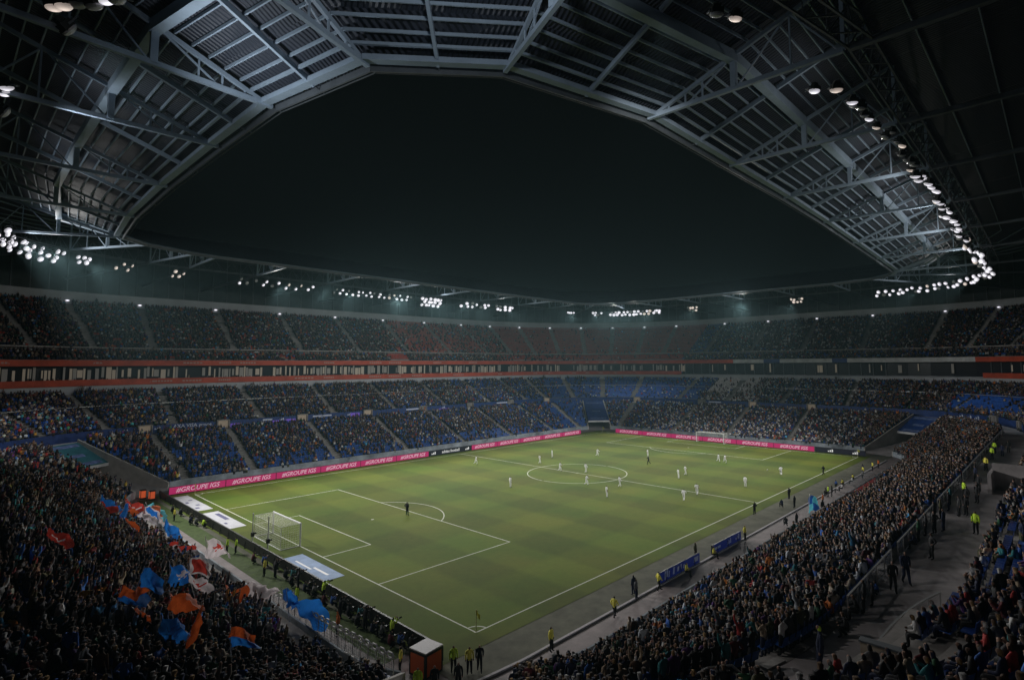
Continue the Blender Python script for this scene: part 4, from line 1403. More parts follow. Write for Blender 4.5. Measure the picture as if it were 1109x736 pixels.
# players in white, the other side in white too but with dark shorts; one goalkeeper, officials in black
PLG = 'players on the pitch'
pl = [(45.7, 54.8, 'run', 'white player nearest the left touchline near the halfway line'), (35.9, 34.3, 'stand', 'tall-looking white player on his own short of the centre circle'),
      (55.1, 46.0, 'walk', 'white player on the far left rim of the centre circle'), (62.0, 48.9, 'stand', 'white player beyond the centre circle towards the left touchline'),
      (51.3, 37.2, 'run', 'white player inside the centre circle left of the halfway line'), (53.6, 32.8, 'walk', 'white player standing by the centre spot'),
      (45.1, 25.8, 'run', 'white player on the near rim of the centre circle'), (69.4, 42.4, 'run', 'white player alone in the far half between circle and far tunnel'),
      (75.7, 33.6, 'stand', 'white player beside the dark-clad referee in the far half'), (47.9, 21.1, 'walk', 'white player where the halfway line leaves the centre circle'),
      (40.7, 18.3, 'stand', 'white player in the near half below the centre circle'), (60.0, 17.2, 'hips', 'white player on the left of the pair past the halfway line'),
      (63.5, 17.8, 'walk', 'white player on the right of the pair past the halfway line'), (46.1, 8.4, 'run', 'white player in front of the halfway line near the right touchline'),
      (51.0, 8.9, 'walk', 'white player on the halfway line near the right touchline'), (79.7, 19.4, 'run', 'white player bending at the edge of the far penalty area, left of two'),
      (79.5, 17.9, 'run', 'white player running at the edge of the far penalty area, right of two'), (61.2, 5.7, 'stand', 'white player between the halfway line and the ball'),
      (73.7, 4.6, 'sprint', 'white player chasing the ball by the right touchline')]
for i, (x, y, pz, lab) in enumerate(pl):
    person(pz, x, y, 0.005, face(x, y, 77.7, 8.6) + random.uniform(-.5, .5), 'bright white', 'bright white', ['black', 'dark brown', 'brown'][i % 3], [0, 2, 1, 3][i % 4], 'black',
           lab, PLG, sleeve=bool(i % 2), shorts=True, sc=1.06, socks='bright white')
person('hips', 15.1, 32.3, 0.005, 0.2, 'black', 'black', 'dark brown', 0, 'black', 'goalkeeper in black with green boots at the edge of the near penalty area', PLG, shorts=True, socks='green', sc=1.06)
person('run', 68.3, 28.6, 0.005, 2.0, 'black', 'black', 'black', 0, 'black', 'referee in black in the far half', PLG, shorts=True, socks='black', sc=1.03)
OF = 'people along the right touchline'
for (x, y, pz, top, lab) in ((80.0, -0.6, 'walk', 'black', 'assistant referee in black on the touchline beyond the ball'), (57.7, -2.5, 'stand', 'black', 'man in black on the dark turf by the halfway line, furthest of three'),
                             (53.0, -4.9, 'stand', 'black', 'man in black on the dark turf beside a crouching cameraman'), (52.0, -3.6, 'crouch', 'navy', 'crouching cameraman in navy on the dark turf'),
                             (45.9, -2.2, 'hips', 'black', 'man in black standing just off the touchline short of halfway'), (63.9, -5.9, 'crouch', 'charcoal', 'crouching person in charcoal beyond the blue and white bundle'),
                             (52.9, -8.6, 'stand', 'black', 'person in black standing at the near end of the dugout'), (62.9, -6.4, 'stand', 'lime yellow', 'steward in lime yellow vest before the dugout'),
                             (63.6, -6.7, 'stand', 'black', 'person in black beside the lime yellow steward'), (70.9, -5.4, 'crouch', 'blue', 'person in blue sitting on the track past the dugout'),
                             (72.6, -5.9, 'crouch', 'yellow', 'steward in yellow sitting past the dugout, first of three'), (78.2, -6.0, 'crouch', 'yellow', 'steward in yellow sitting past the dugout, second of three'),
                             (83.7, -6.1, 'stand', 'yellow', 'steward in yellow past the dugout, third of three'), (43.2, -7.3, 'crouch', 'charcoal', 'crouching photographer at the kerb short of the dugout'),
                             (43.9, -8.3, 'stand', 'black', 'person in black standing where the crowd meets the track'), (90.0, -6.2, 'stand', 'yellow', 'steward in yellow nearest the far right corner'),
                             (75.0, -6.6, 'sit', 'white', 'person in white sitting between two yellow stewards'), (66.5, -6.8, 'sit', 'white', 'person in white sitting before the dugout, nearer of two'), (68.2, -6.9, 'sit', 'white', 'person in white sitting before the dugout, further of two'), (80.5, -6.8, 'stand', 'grey', 'person in grey standing between the yellow stewards past the dugout'), (93.5, -6.4, 'stand', 'orange', 'steward in orange vest nearest the far right tunnel'), (57.0, -7.4, 'stand', 'orange', 'substitute in orange bib standing at the dugout'), (86.5, -5.4, 'stand', 'navy', 'person in navy standing near the far right corner')):
    person(pz, x, y, 0, face(x, y, 60, 20) + random.uniform(-.3, .3), top, 'black', 'black', random.choice([0, 1, 2]), 'black', lab, OF)
STW = 'stewards and staff round the pitch'
for (x, y, pz, top, legs, rz, lab) in (
        (1.7, -6.1, 'stand', 'yellow', 'black', -1.4, 'steward in yellow jacket closest to the near corner on the paved track'),
        (8.9, -6.3, 'walk', 'yellow', 'black', 0.0, 'steward in yellow jacket stepping along the kerb'),
        (15.8, -6.1, 'walk', 'yellow', 'black', -0.6, 'steward in yellow jacket just before the blue board'),
        (20.5, -6.2, 'sit', 'yellow', 'black', -1.4, 'steward in yellow jacket sitting at the middle of the first blue board'),
        (25.3, -4.6, 'stand', 'olive', 'black', -1.5, 'person in olive behind the join of the blue boards'),
        (26.7, -5.9, 'sit', 'yellow', 'black', -1.3, 'steward in yellow jacket sitting where the blue boards meet'),
        (34.6, -5.8, 'stand', 'yellow', 'black', -1.6, 'steward in yellow jacket at the far end of the blue boards'),
        (13.6, -4.9, 'stand', 'navy', 'navy', 1.4, 'person in navy standing on the kerb, further of two'),
        (13.0, -5.6, 'stand', 'grey', 'navy', -1.4, 'person in grey top standing on the kerb, nearer of two'),
        (-6.9, -0.6, 'stand', 'yellow', 'black', 2.6, 'steward in yellow jacket on the left of the orange cube'),
        (-4.5, -3.1, 'stand', 'lime yellow', 'black', -2.0, 'black-haired steward in lime yellow vest to the right of the orange cube'),
        (-3.9, -4.0, 'stand', 'yellow', 'black', -2.2, 'steward in pale yellow jacket looking down by the near corner kerb'),
        (-3.3, -4.3, 'walk', 'black', 'black', -2.2, 'person in black stepping beside the pale yellow steward'),
        (-7.6, -3.6, 'stand', 'lime yellow', 'black', -2.3, 'steward in lime yellow vest in front of the orange cube'),
        (-6.8, -4.2, 'stand', 'black', 'black', -2.3, 'person in black in front of the orange cube'),
        (-5.6, -5.0, 'stand', 'charcoal', 'black', -2.3, 'person in charcoal in front of the orange cube, furthest right'),
        (-7.2, 7.3, 'one_up', 'orange', 'black', 3.0, 'steward in orange vest beyond the white chain net'),
        (-7.0, 14.8, 'stand', 'lime yellow', 'black', 3.1, 'steward in lime yellow vest beside the blue flag on the path'),
        (-6.2, 23.8, 'stand', 'yellow', 'black', 3.1, 'steward in yellow jacket on the grass strip behind the near goal'),
        (-6.3, 33.7, 'stand', 'lime yellow', 'black', 3.1, 'steward in lime yellow vest by the white pole, left of two'),
        (-5.7, 32.9, 'stand', 'lime yellow', 'black', 2.6, 'steward in lime yellow vest by the white pole, right of two'),
        (-6.5, 52.7, 'stand', 'yellow', 'black', 3.1, 'steward in yellow jacket beside the blue flags far along the path')):
    person(pz, x, y, -0.01 if x > -7 else -0.03, rz, top, legs, 'black', random.choice([0, 0, 1, 2]), 'black', lab, STW)

# photographers along the dark board backs: dark clothes, sitting or crouching, camera in hand
PH = 'photographers behind the near goal line'
camb = MB(); camb.box((0, 0, 0), (0.12, 0.16, 0.12)); camb.tube((0.06, 0, 0), (0.34, 0, 0), 0.05, 8, r2=0.065)
camb_me = camb.mesh('camera', black)
TOPS = ['black', 'navy', 'charcoal', 'lime yellow', 'black', 'blue', 'olive', 'black', 'grey', 'teal', 'maroon', 'charcoal']
ys = [1.2, 2.0, 2.7, 3.5, 4.4, 5.0, 5.9, 6.6, 7.4, 8.2, 9.3, 9.9, 10.8, 12.0, 12.8, 14.2, 15.5, 16.3, 17.0, 18.4, 19.2, 20.5, 21.3, 22.6, 24.6, 26.5, 28.3, 46.5, 48.2, 49.3, 51.6, 55.0, 57.3]
NBC = {}
for i, y in enumerate(ys):
    t = TOPS[(i * 5) % len(TOPS)]
    pz = ['crouch', 'sit_clap', 'crouch', 'photo'][i % 4] if i < 27 else 'crouch'
    nb = ['the orange cube', 'the blue mat', 'the near goal', 'the white mats'][0 if y < 8 else 1 if y < 22 else 2 if y < 40 else 3]
    x = -5.0 - 0.5 * (i % 3) * 0.7
    NBC[nb] = NBC.get(nb, 0) + 1; o_n = ORD[NBC[nb] - 1]
    person(pz, x, y, -0.02, 0.05 + random.uniform(-.3, .3), t, 'black', 'black', random.choice([0, 1, 2]), 'black',
           f'{ {"crouch": "crouching", "sit_clap": "sitting", "photo": "standing"}[pz] } photographer in {t} by the dark boards, {o_n} near {nb}', PH)
    c = bpy.data.objects.new('camera', camb_me); COL.objects.link(c)
    hz = {'crouch': 0.75, 'sit_clap': 1.0, 'photo': 1.45}[pz]
    c.location = (x + 0.46, y, hz)
    tag(c, f'long black camera lens of the {o_n} photographer near {nb}', 'camera', 'cameras of the photographers')

# people on the concourse
WK = 'people on the concourse'
wz = 7.2
for (x, y, pz, top, legs, rz, lab) in (
        (16.0, -26.7, 'hips', 'black', 'black', 2.2, 'person in black alone in the middle of the concourse, hands on hips'),
        (10.2, -26.3, 'walk', 'navy', 'navy', -2.6, 'tall person in navy walking, right of the pair on the near concourse'),
        (8.4, -26.0, 'walk', 'black', 'black', -2.8, 'person in black walking, left of the pair on the near concourse'),
        (23.8, -26.3, 'stand', 'navy', 'navy', 1.4, 'person in navy leaning near the railing beyond the lone figure in black'),
        (24.6, -28.2, 'stand', 'lime yellow', 'black', 2.8, 'steward in lime yellow jacket in the open middle of the concourse'),
        (29.7, -26.6, 'stand', 'charcoal', 'black', 2.0, 'person in charcoal, left of three dark figures before the landing wall'),
        (30.3, -27.0, 'stand', 'black', 'black', 2.4, 'person in black, middle of three dark figures before the landing wall'),
        (36.2, -27.2, 'stand', 'black', 'black', 2.4, 'person in black beside the grey landing wall'),
        (37.5, -26.1, 'stand', 'lime yellow', 'black', 2.2, 'steward in lime yellow jacket by the railing short of the landing wall'),
        (-3.3, -25.7, 'stand', 'navy', 'navy', 2.0, 'bulky person with a lime yellow cap at the railing in front of everyone'),
        (3.2, -25.5, 'sit_lean', 'black', 'black', 2.0, 'dark figure leaning over the railing, nearer of two'),
        (4.3, -25.5, 'stand', 'black', 'black', 1.8, 'dark figure leaning over the railing, further of two'),
        (7.2, -25.5, 'crouch', 'blue', 'navy', 2.0, 'child in blue crouching by the railing'),
        (1.0, -25.6, 'crouch', 'charcoal', 'black', 2.0, 'person in charcoal squatting by the railing'),
        (72.4, -25.8, 'stand', 'lime yellow', 'navy', 2.6, 'steward in lime yellow jacket furthest along the concourse'),
        (66.0, -26.0, 'stand', 'lime yellow', 'black', 2.6, 'steward in lime yellow jacket second furthest along the concourse'),
        (56.0, -26.2, 'stand', 'yellow', 'black', 2.6, 'steward in yellow jacket third furthest along the concourse'),
        (70.1, -26.8, 'stand', 'navy', 'navy', 2.6, 'person in navy next to the furthest concourse steward'),
        (74.5, -27.2, 'stand', 'black', 'black', 2.6, 'person in black at the far right of the concourse'),
        (42.0, -26.8, 'stand', 'charcoal', 'black', 2.6, 'person in charcoal right at the foot of the landing wall'),
        (26.0, -25.4, 'stand', 'black', 'black', 1.5, 'dark figure at the railing, third along from the near corner'),
        (19.5, -25.4, 'stand', 'green', 'black', 1.5, 'person in dark green at the railing beyond the pair'),
        (21.6, -25.5, 'stand', 'charcoal', 'black', 1.7, 'person in charcoal at the railing, one along from the dark green one'),
        (22.6, -25.9, 'hips', 'black', 'black', 1.2, 'person in black with hands on hips near the leaning person in navy'),
        (27.6, -25.6, 'stand', 'olive', 'black', 1.6, 'person in olive at the railing near the three dark figures'),
        (31.2, -25.7, 'stand', 'black', 'navy', 1.6, 'person in black top and navy trousers at the railing'),
        (33.5, -25.5, 'stand', 'teal', 'black', 1.6, 'person in teal at the railing before the lime yellow steward'),
        (34.6, -26.6, 'stand', 'black', 'black', 2.4, 'person in black walking between the railing and the landing wall'),
        (47.5, -26.0, 'stand', 'navy', 'black', 2.2, 'person in navy just past the landing wall'),
        (50.5, -25.7, 'stand', 'black', 'black', 1.8, 'person in black at the long railing, first past the landing wall'),
        (5.6, -25.6, 'stand', 'charcoal', 'black', 1.7, 'person in charcoal at the railing between the two leaning ones and the child'),
        (17.4, -25.6, 'sit_lean', 'navy', 'black', 1.7, 'person in navy crouched at the railing by the lone figure')):
    person(pz, x, y, wz, rz, top, legs, 'lime yellow' if 'cap' in lab else random.choice(['black', 'dark brown', 'brown']), random.choice([0, 1, 2]), 'black', lab, WK,
           sc=0.7 if 'child' in lab else (1.2 if 'bulky' in lab else 1.08 if 'tall' in lab else 1.0))

# ------------------------------------------------------------------ flags of the standing end
def cloth_mat(q, rgb):
    M_ = mat('flag_' + q.replace(' ', '_'), rgb, 0.8, noise=0.12, nscale=2)
    nt = M_.node_tree
    if 'Translucent BSDF' not in nt.nodes:
        b = nt.nodes['Principled BSDF']; t = nt.nodes.new('ShaderNodeBsdfTranslucent'); a = nt.nodes.new('ShaderNodeAddShader')
        t.inputs[0].default_value = (*[min(1, c * 0.9) for c in rgb], 1)
        nt.links.new(b.outputs[0], a.inputs[0]); nt.links.new(t.outputs[0], a.inputs[1]); nt.links.new(a.outputs[0], nt.nodes['Material Output'].inputs['Surface'])
    return M_
FG = 'flags waved in the standing end'


def flag(x, y, z, w, hgt, yaw, tilt, cols, lab, pattern='quarters', pole=True, droop=0.25):
    """wavy cloth on a tilted pole: cols fill quarters, halves, bands or one field with a device"""
    o = empty('flag', (x, y, z)); tag(o, lab, 'flag', FG)
    nx, ny = 14, 10
    w *= 0.8; hgt *= 0.82
    cell = {'quarters': lambda u, v: (int(u > .5) + int(v > .5)) % 2, 'halves': lambda u, v: int(v > .5), 'field': lambda u, v: 1 if (u - .5) ** 2 + (v - .5) ** 2 * 1.4 < .04 + .035 * math.sin(5 * math.atan2(v - .5, u - .5)) else 0,
            'bands': lambda u, v: int(v * 3) % 3, 'sides': lambda u, v: int(u > .5), 'border': lambda u, v: 1 if min(u, v, 1 - u, 1 - v) > .14 else 0}[pattern]
    vs = []; fs = []; mi = []
    ph = random.uniform(0, 6)
    for j in range(ny + 1):
        for i in range(nx + 1):
            u, v = i / nx, j / ny
            wv = 0.16 * w * math.sin(5.2 * u + ph + 2.2 * v) * (0.25 + u) + 0.07 * w * math.sin(12 * u + 5 * v + ph) + .04 * w * math.sin(23 * u - 6 * v)
            vs.append((u * w * (1 - .16 * v) + .05 * w * math.sin(7 * v + ph), wv, v * hgt * (1 - .22 * u) - droop * w * u * u + 0.10 * hgt * math.sin(5 * u + ph)))
    for j in range(ny):
        for i in range(nx):
            a = j * (nx + 1) + i
            fs.append((a, a + 1, a + nx + 2, a + nx + 1)); mi.append(cell((i + .5) / nx, (j + .5) / ny))
    mb = MB(); mb.v = vs; mb.f = fs; mb.mi = mi
    c = mb.build('cloth', [cloth_mat(q, {'blue': (.012, .105, .34), 'deep blue': (.01, .05, .18), 'orange': (.30, .055, .012), 'white': (.36, .32, .33), 'red': (.27, .028, .02), 'cyan': (.07, .3, .36), 'pale grey': (.25, .23, .25), 'black': (.01, .01, .012)}[q]) for q in cols], o)
    for p in c.data.polygons: p.use_smooth = True
    if pole:
        mb = MB(); mb.tube((0, 0, -1.3), (0, 0, hgt + .15), 0.025, 6); mb.build('pole', white, o)
    o.rotation_euler = (tilt, 0, yaw)
    return o


flag(-21.2, 4.4, 7.2, 1.9, 1.5, 0.0, 0.5, ['blue', 'orange'], 'orange over blue flag tilted left in the pair held high in the lower left crowd', 'halves')
flag(-19.9, 6.5, 7.2, 1.8, 1.3, -0.7, -0.5, ['blue', 'blue'], 'plain blue flag tilted right in the pair held high in the lower left crowd', 'halves')
flag(-20.2, 3.6, 6.6, 0.9, 1.0, -1.2, 0.7, ['orange', 'orange'], 'small orange flag below the tilted pair', 'halves')
flag(-19.2, 2.3, 7.0, 2.0, 1.3, -0.8, 0.3, ['orange', 'orange'], 'orange flag streaming above the large blue one', 'halves')
flag(-19.9, 0.9, 6.2, 1.7, 1.6, -0.9, 0.2, ['blue', 'deep blue'], 'bright blue flag with dark cross hanging in the middle of the lower left crowd', 'field')
flag(-19.0, 0.0, 6.3, 1.1, 1.7, -1.6, -0.4, ['orange', 'orange'], 'orange flag edge-on right of the bright blue one', 'halves')
flag(-17.0, 11.5, 5.4, 1.9, 1.8, -0.6, 0.2, ['blue', 'white'], 'sky blue flag with a white device held beside a red and white one', 'field')
flag(-15.3, 14.2, 4.9, 2.1, 1.5, -0.6, -0.5, ['white', 'red'], 'red and white flag with a pale rim beside the sky blue one', 'border')
flag(-17.8, -2.4, 6.0, 1.6, 1.1, -0.2, -0.5, ['blue', 'orange'], 'blue flag with orange upper edge, lowest and nearest the corner', 'halves')
flag(-9.4, 10.6, 1.4, 4.2, 2.6, -1.1, 0.4, ['deep blue', 'blue'], 'large dark blue flag sagging over the path at the front of the crowd', 'sides', True, 0.15)
flag(-12.6, 13.5, 2.6, 4.6, 1.7, -1.0, 0.6, ['orange', 'white'], 'orange and white banner spread over the front rows beside the dark blue flag', 'sides', False, 0.05)
flag(-10.0, 27.6, 2.0, 2.6, 2.4, -0.7, 0.3, ['white', 'red'], 'white flag with a red device waved over the path behind the near goal', 'field')
flag(-13.0, 27.6, 2.8, 3.2, 1.5, -0.8, 0.2, ['deep blue', 'pale grey', 'red'], 'blue, grey and red banded banner held along the front of the crowd', 'bands', False, 0.08)
flag(-11.2, 37.0, 2.0, 2.2, 2.3, -1.0, 0.1, ['blue', 'deep blue'], 'bright blue flag hanging at the front row near the white mats', 'field')
flag(-13.7, 45.2, 3.6, 3.8, 1.7, -1.0, 0.8, ['orange', 'blue'], 'orange and blue chequered banner spread flat over the crowd near the left corner', 'quarters', False, 0.04)
flag(-14.6, 39.8, 4.4, 1.2, 1.9, -1.3, -0.3, ['blue', 'blue'], 'narrow blue flag below the chequered banner', 'halves')
flag(-12.4, 41.5, 3.2, 3.0, 1.6, -1.0, 0.7, ['pale grey', 'white'], 'pale grey banner stretched over heads near the left corner', 'border', False, 0.05)
flag(-9.6, 49.5, 1.9, 3.4, 2.2, -1.2, 0.5, ['orange', 'cyan'], 'orange and cyan chequered flag at the front row near the left corner', 'quarters', True, 0.08)
flag(-14.8, 34.0, 4.4, 1.1, 1.6, -1.0, 0.6, ['orange', 'orange'], 'small orange flag alone in the middle of the left crowd', 'halves')
flag(-10.2, 9.0, 2.6, 1.3, 1.5, -0.9, 0.2, ['blue', 'blue'], 'small blue flag in the orange banner at the front rows', 'halves')
flag(-12.6, 47.0, 3.4, 2.6, 1.8, -0.8, 0.4, ['red', 'white'], 'red flag with pale centre at the near edge of the corner banners', 'field')
flag(-15.6, 43.0, 5.0, 2.2, 1.6, -1.1, 0.2, ['red', 'blue'], 'red and blue halved flag above the grey banner', 'halves')
flag(-11.6, 44.0, 2.8, 2.2, 1.8, -0.5, 0.1, ['white', 'blue'], 'white flag with a blue rim facing the white mats', 'border')
flag(-16.4, 9.0, 5.6, 1.6, 1.3, -0.9, 0.4, ['white', 'red'], 'small white flag with a red device behind the banner at the front', 'field')
flag(-22.6, 18.0, 8.0, 1.7, 1.3, -0.6, 0.3, ['red', 'white'], 'small red flag high up in the standing end', 'field')
o = flag(51.6, -7.2, 0.1, 1.9, 2.8, -0.6, 0.15, ['cyan', 'deep blue'], 'furled cyan, blue and white flag propped upright on the right touchline', 'quarters', True, 0.15)
o['group'] = 'flags waved in the standing end'

# ------------------------------------------------------------------ seats and the crowd
def clear_of(s, t, d, tab, hw=0.85):
    k = 1.0 if s in 'LRFN' else R_(1) * (d + 3)
    for a in tab.get(s, []):
        if abs(t - a) * k < hw: return False
    return True


SEATS = []   # x, y, z, facing, section, d, occupied, seat colour, standing
BLUE, RED, WHT = 0, 1, 2


def hsh(a, b_): 
    v = math.sin(a * 12.9898 + b_ * 78.233) * 43758.5453
    return v - math.floor(v)


def blocky(s, t, d, sz=6.0):
    return hsh(math.floor(t / sz) + {'L': 1, 'F': 2, 'R': 3, 'N': 4}.get(s, 5), math.floor(d / 3.5))


def x_of(s, t, d): return P(s, t, d)[0]


def occupancy(tier, s, t, d):
    if tier == 'LL':
        if s == 'N': return 0.99
        if s == 'LN': return 0.97 if t > 42 else (0.55 if d < 20 else 0.85)
        if s in ('R', 'NR'): return 0.97
        if s == 'F': return 0.93 if t < 50 else 0.85
        if s == 'RF': return 0.95
        if s == 'FL': return 0.18 if t > 52 else 0.75
        if s == 'L':
            if t < 13 and d < 20: return 0.62
            front = 0.42 if (d < 13 and blocky(s, t, 0, 9) < .7) else 0.9
            if t > 88: front *= 0.7
            if t > 55 and d < 12: front = 0.35
            return front
    if tier == 'EX': return 0.97
    if tier == 'BX': return 0.55 if s != 'FL' else 0.25
    if tier == 'LU':
        if s in ('L', 'LN'):
            return 0.93 - (0.25 if t > 80 and s == 'L' else 0)
        if s == 'FL': return 0.62 if t > 70 else 0.22
        if s == 'F':
            if t > 52: return 0.25
            if t > 37 and d > 32.5: return 0.22 if t > 42 else 0.4
            return 0.9
        if s == 'RF':
            if 25 < t < 62 and d > 29 and d < 36: return 0.08
            return 0.88
        if s == 'R': return (0.6 if d < 29.9 else 0.10 if d < 35 else 0.28) if t < 20 else (0.5 if t < 34 else 0.8)
        if s == 'NR': return 0.75 if t < 84 else 0.4
        return 0.85
    if tier == 'UF':
        if s == 'LN': return .95
        if s == 'FL' : return 0.3 if t > 55 else 0.12
        if s == 'L' and 60 < t < 66: return 0.02
        return 0.85
    if tier == 'UM':
        if s == 'L': return 0.94 if t < 62 else 0.80 if t < 70 else 0.30
        if s == 'FL': return (0.04 if d > 49 else 0.2) + (0.35 if t > 80 else 0)
        if s == 'F': return 0.85 if t < 58 else 0.3
        return 0.93
    return 0.8


def seatcol(tier, s, t, d):
    if tier in ('UF', 'UM'): return RED if s in ('L', 'FL', 'LN') else (WHT if s == 'F' and t < 52 and tier == 'UM' else BLUE)
    if tier == 'LU' and s == 'F' and 33 < t < 51: return WHT
    return BLUE


def fill(tier, rows, tab, secs, pitch=0.52, gap=False):
    for s in secs:
        a, b_ = sorted(RANGE[s])
        for ri, (d, z) in enumerate(rows):
            k = 1.0 if s in 'LRFN' else 1 / (R_(1) * (d + 3))
            n = int((b_ - a) / (pitch * k))
            ts = a + (np.arange(n) + 0.5 + .8 * (random.random() - .5)) * (b_ - a) / n
            for t in ts:
                if not clear_of(s, t, d, tab): continue
                if tier == 'LL' and s in ('R', 'NR') and (d < 10.8 or (56 < t < 73 and s == 'R' and d < 13)): continue
                if tier == 'LL' and s == 'N' and d < 11.4 + .8 * math.sin(t * .35): continue
                if gap and s in TUN and abs((d + 3) * math.sin(R_(t - TUN[s]))) < TW + 0.35 and abs(t - TUN[s]) < 80: continue
                if tier == 'EX' and ((s == 'NR' and t > 70) or (s == 'LN' and t < 72)): continue
                if tier == 'LU':
                    if s == 'R' and d < 29.5: continue
                    xx = x_of(s, t, d)
                    if s == 'NR' and -7.5 < xx < -3.1 and d < 33.0: continue
                    if s == 'NR' and xx <= -7.5 and t > 55 and d < 29.5: continue
                    if -7 < xx < 8 and s in ('R', 'NR') and t > 50 * (s == 'NR') and d < 29.8: continue
                    if s == 'R' and 40 < t < 45 and d < 32: continue
                x, y = P(s, t, d - 0.05)
                zz = z - 1.3 if (tier == 'LU' and s == 'R') else z
                nn = Nrm(s, t)
                oc = random.random() < occupancy(tier, s, t, d)
                SEATS.append((x, y, zz, math.atan2(-nn[1], -nn[0]), s, d, oc, seatcol(tier, s, t, d), (s in ('N', 'LN') and tier in ('LL', 'EX')) or random.random() < 0.04, tier, t))


fill('LL', LLZ, LLA, ALL8, gap=True)
fill('EX', EXT, LLA, ['N', 'NR', 'LN'])
fill('LU', LUZ, LUA, ALL8)
fill('BX', [(42.3, 16.45), (43.2, 16.45)], {}, ['L', 'LN', 'FL'], 0.9)
fill('UF', UFZ, {}, FAR5)
fill('UM', UMZ, UA, FAR5)

# what the camera could see of them, nearest first
XY = np.array([(q[0], q[1], q[2] + 0.9) for q in SEATS])
D = XY - np.array(CAM)
depth = D @ np.array(FW); du = D @ np.array(RT); dv = D @ np.array(UP)
with np.errstate(all='ignore'):
    uu = 554.5 + 43.667 + 606.561 * du / depth; vv = 368 - 26.63 - 606.561 * dv / depth
inframe = (depth > 1) & (uu > -25) & (uu < 1135) & (vv > 200) & (vv < 775)
dist = np.linalg.norm(D, axis=1)
keep = (depth > 1) & (uu > -160) & (uu < 1270) & (vv < 900)     # a margin round the view
order = np.argsort(np.where(inframe & (uu > 2) & (uu < 1107) & (vv < 732), dist, 1e9))

# nearest spectators are people of their own
GAR = ['jacket', 'coat', 'hoodie', 'sweater', 'anorak', 'shirt']
near_tops = ['black', 'black', 'black', 'black', 'charcoal', 'charcoal', 'navy', 'navy', 'charcoal', 'black', 'charcoal', 'navy', 'charcoal', 'grey', 'maroon', 'white', 'brown', 'olive', 'navy', 'beige', 'blue', 'red', 'green', 'purple', 'teal']
hairs = ['black', 'black', 'dark brown', 'dark brown', 'brown', 'fair', 'grey', 'white', 'navy']
used = set(); NEARP = []; nnear = 0
for i in order:
    if nnear >= 168: break
    q = SEATS[i]
    if not q[6]: continue
    nnear += 1
    NEARP.append(i)
    stand = q[8] or (q[4] in ('N', 'NR') and q[9] == 'LL')
    for _ in range(200):
        top = random.choice(near_tops); gar = random.choice(GAR); hr = random.choice(hairs)
        pose = random.choice(['stand', 'clap', 'arms_up', 'one_up', 'hips']) if stand else random.choice(['sit', 'sit', 'sit_lean', 'sit_lean', 'sit_clap', 'sit_up'])
        if pose in ('sit_up', 'arms_up', 'one_up') and random.random() < .85: continue
        key = (top, gar, hr, pose, q[4], q[9])
        if key not in used: break
    used.add(key)
    where = {('R', 'LU'): 'behind the concourse', ('R', 'LL'): 'below the railing', ('NR', 'LU'): 'in the near corner', ('NR', 'LL'): 'beside the track',
             ('NR', 'EX'): 'in the corner rows', ('N', 'LU'): 'high in the standing end', ('N', 'LL'): 'in the standing end', ('N', 'EX'): 'up in the standing end'}.get((q[4], q[9]), 'in the lower stand')
    hl = {'white': 'white cap', 'red': 'red cap', 'navy': 'navy cap'}.get(hr, hr + ' hair')
    pl_ = {'stand': 'standing', 'clap': 'standing and clapping', 'arms_up': 'standing with arms raised', 'one_up': 'standing with one arm raised', 'hips': 'standing hands on hips', 'sit': 'seated', 'sit_lean': 'seated and leaning forward', 'sit_clap': 'seated and clapping', 'sit_up': 'seated with arms raised'}[pose]
    person(pose, q[0], q[1], q[2] + (0.0), q[3] + random.uniform(-.45, .45), top, random.choice(['black', 'navy', 'charcoal']), hr, random.choice([0, 0, 1, 1, 2, 3]), 'black',
           f'{top} {gar}, {hl}, {pl_} {where}', 'spectators closest to the camera', sc=random.uniform(.93, 1.04))

# ---- the rest of the crowd: one object
PAL = np.array([COLS[c] for c in (['black'] * 9 + ['charcoal'] * 8 + ['navy'] * 7 + ['grey'] * 4 + ['white'] * 3 + ['maroon'] * 2 + ['red'] + ['blue'] * 2 + ['brown'] * 2 + ['green', 'beige', 'beige', 'orange', 'olive', 'teal', 'purple', 'sky blue'])])
LEGP = np.array([COLS[c] for c in ('black', 'navy', 'charcoal', 'charcoal', 'olive')])
HAIRP = np.array([HAIR['black'], HAIR['dark brown'], HAIR['brown'], HAIR['dark brown'], HAIR['fair'], HAIR['grey'], HAIR['black'], COLS['navy'], HAIR['dark brown'], HAIR['black'], (.3, .3, .3), HAIR['brown'], HAIR['black']])
SKP = np.array([SKIN[0], SKIN[0], SKIN[1], SKIN[2], SKIN[3]])


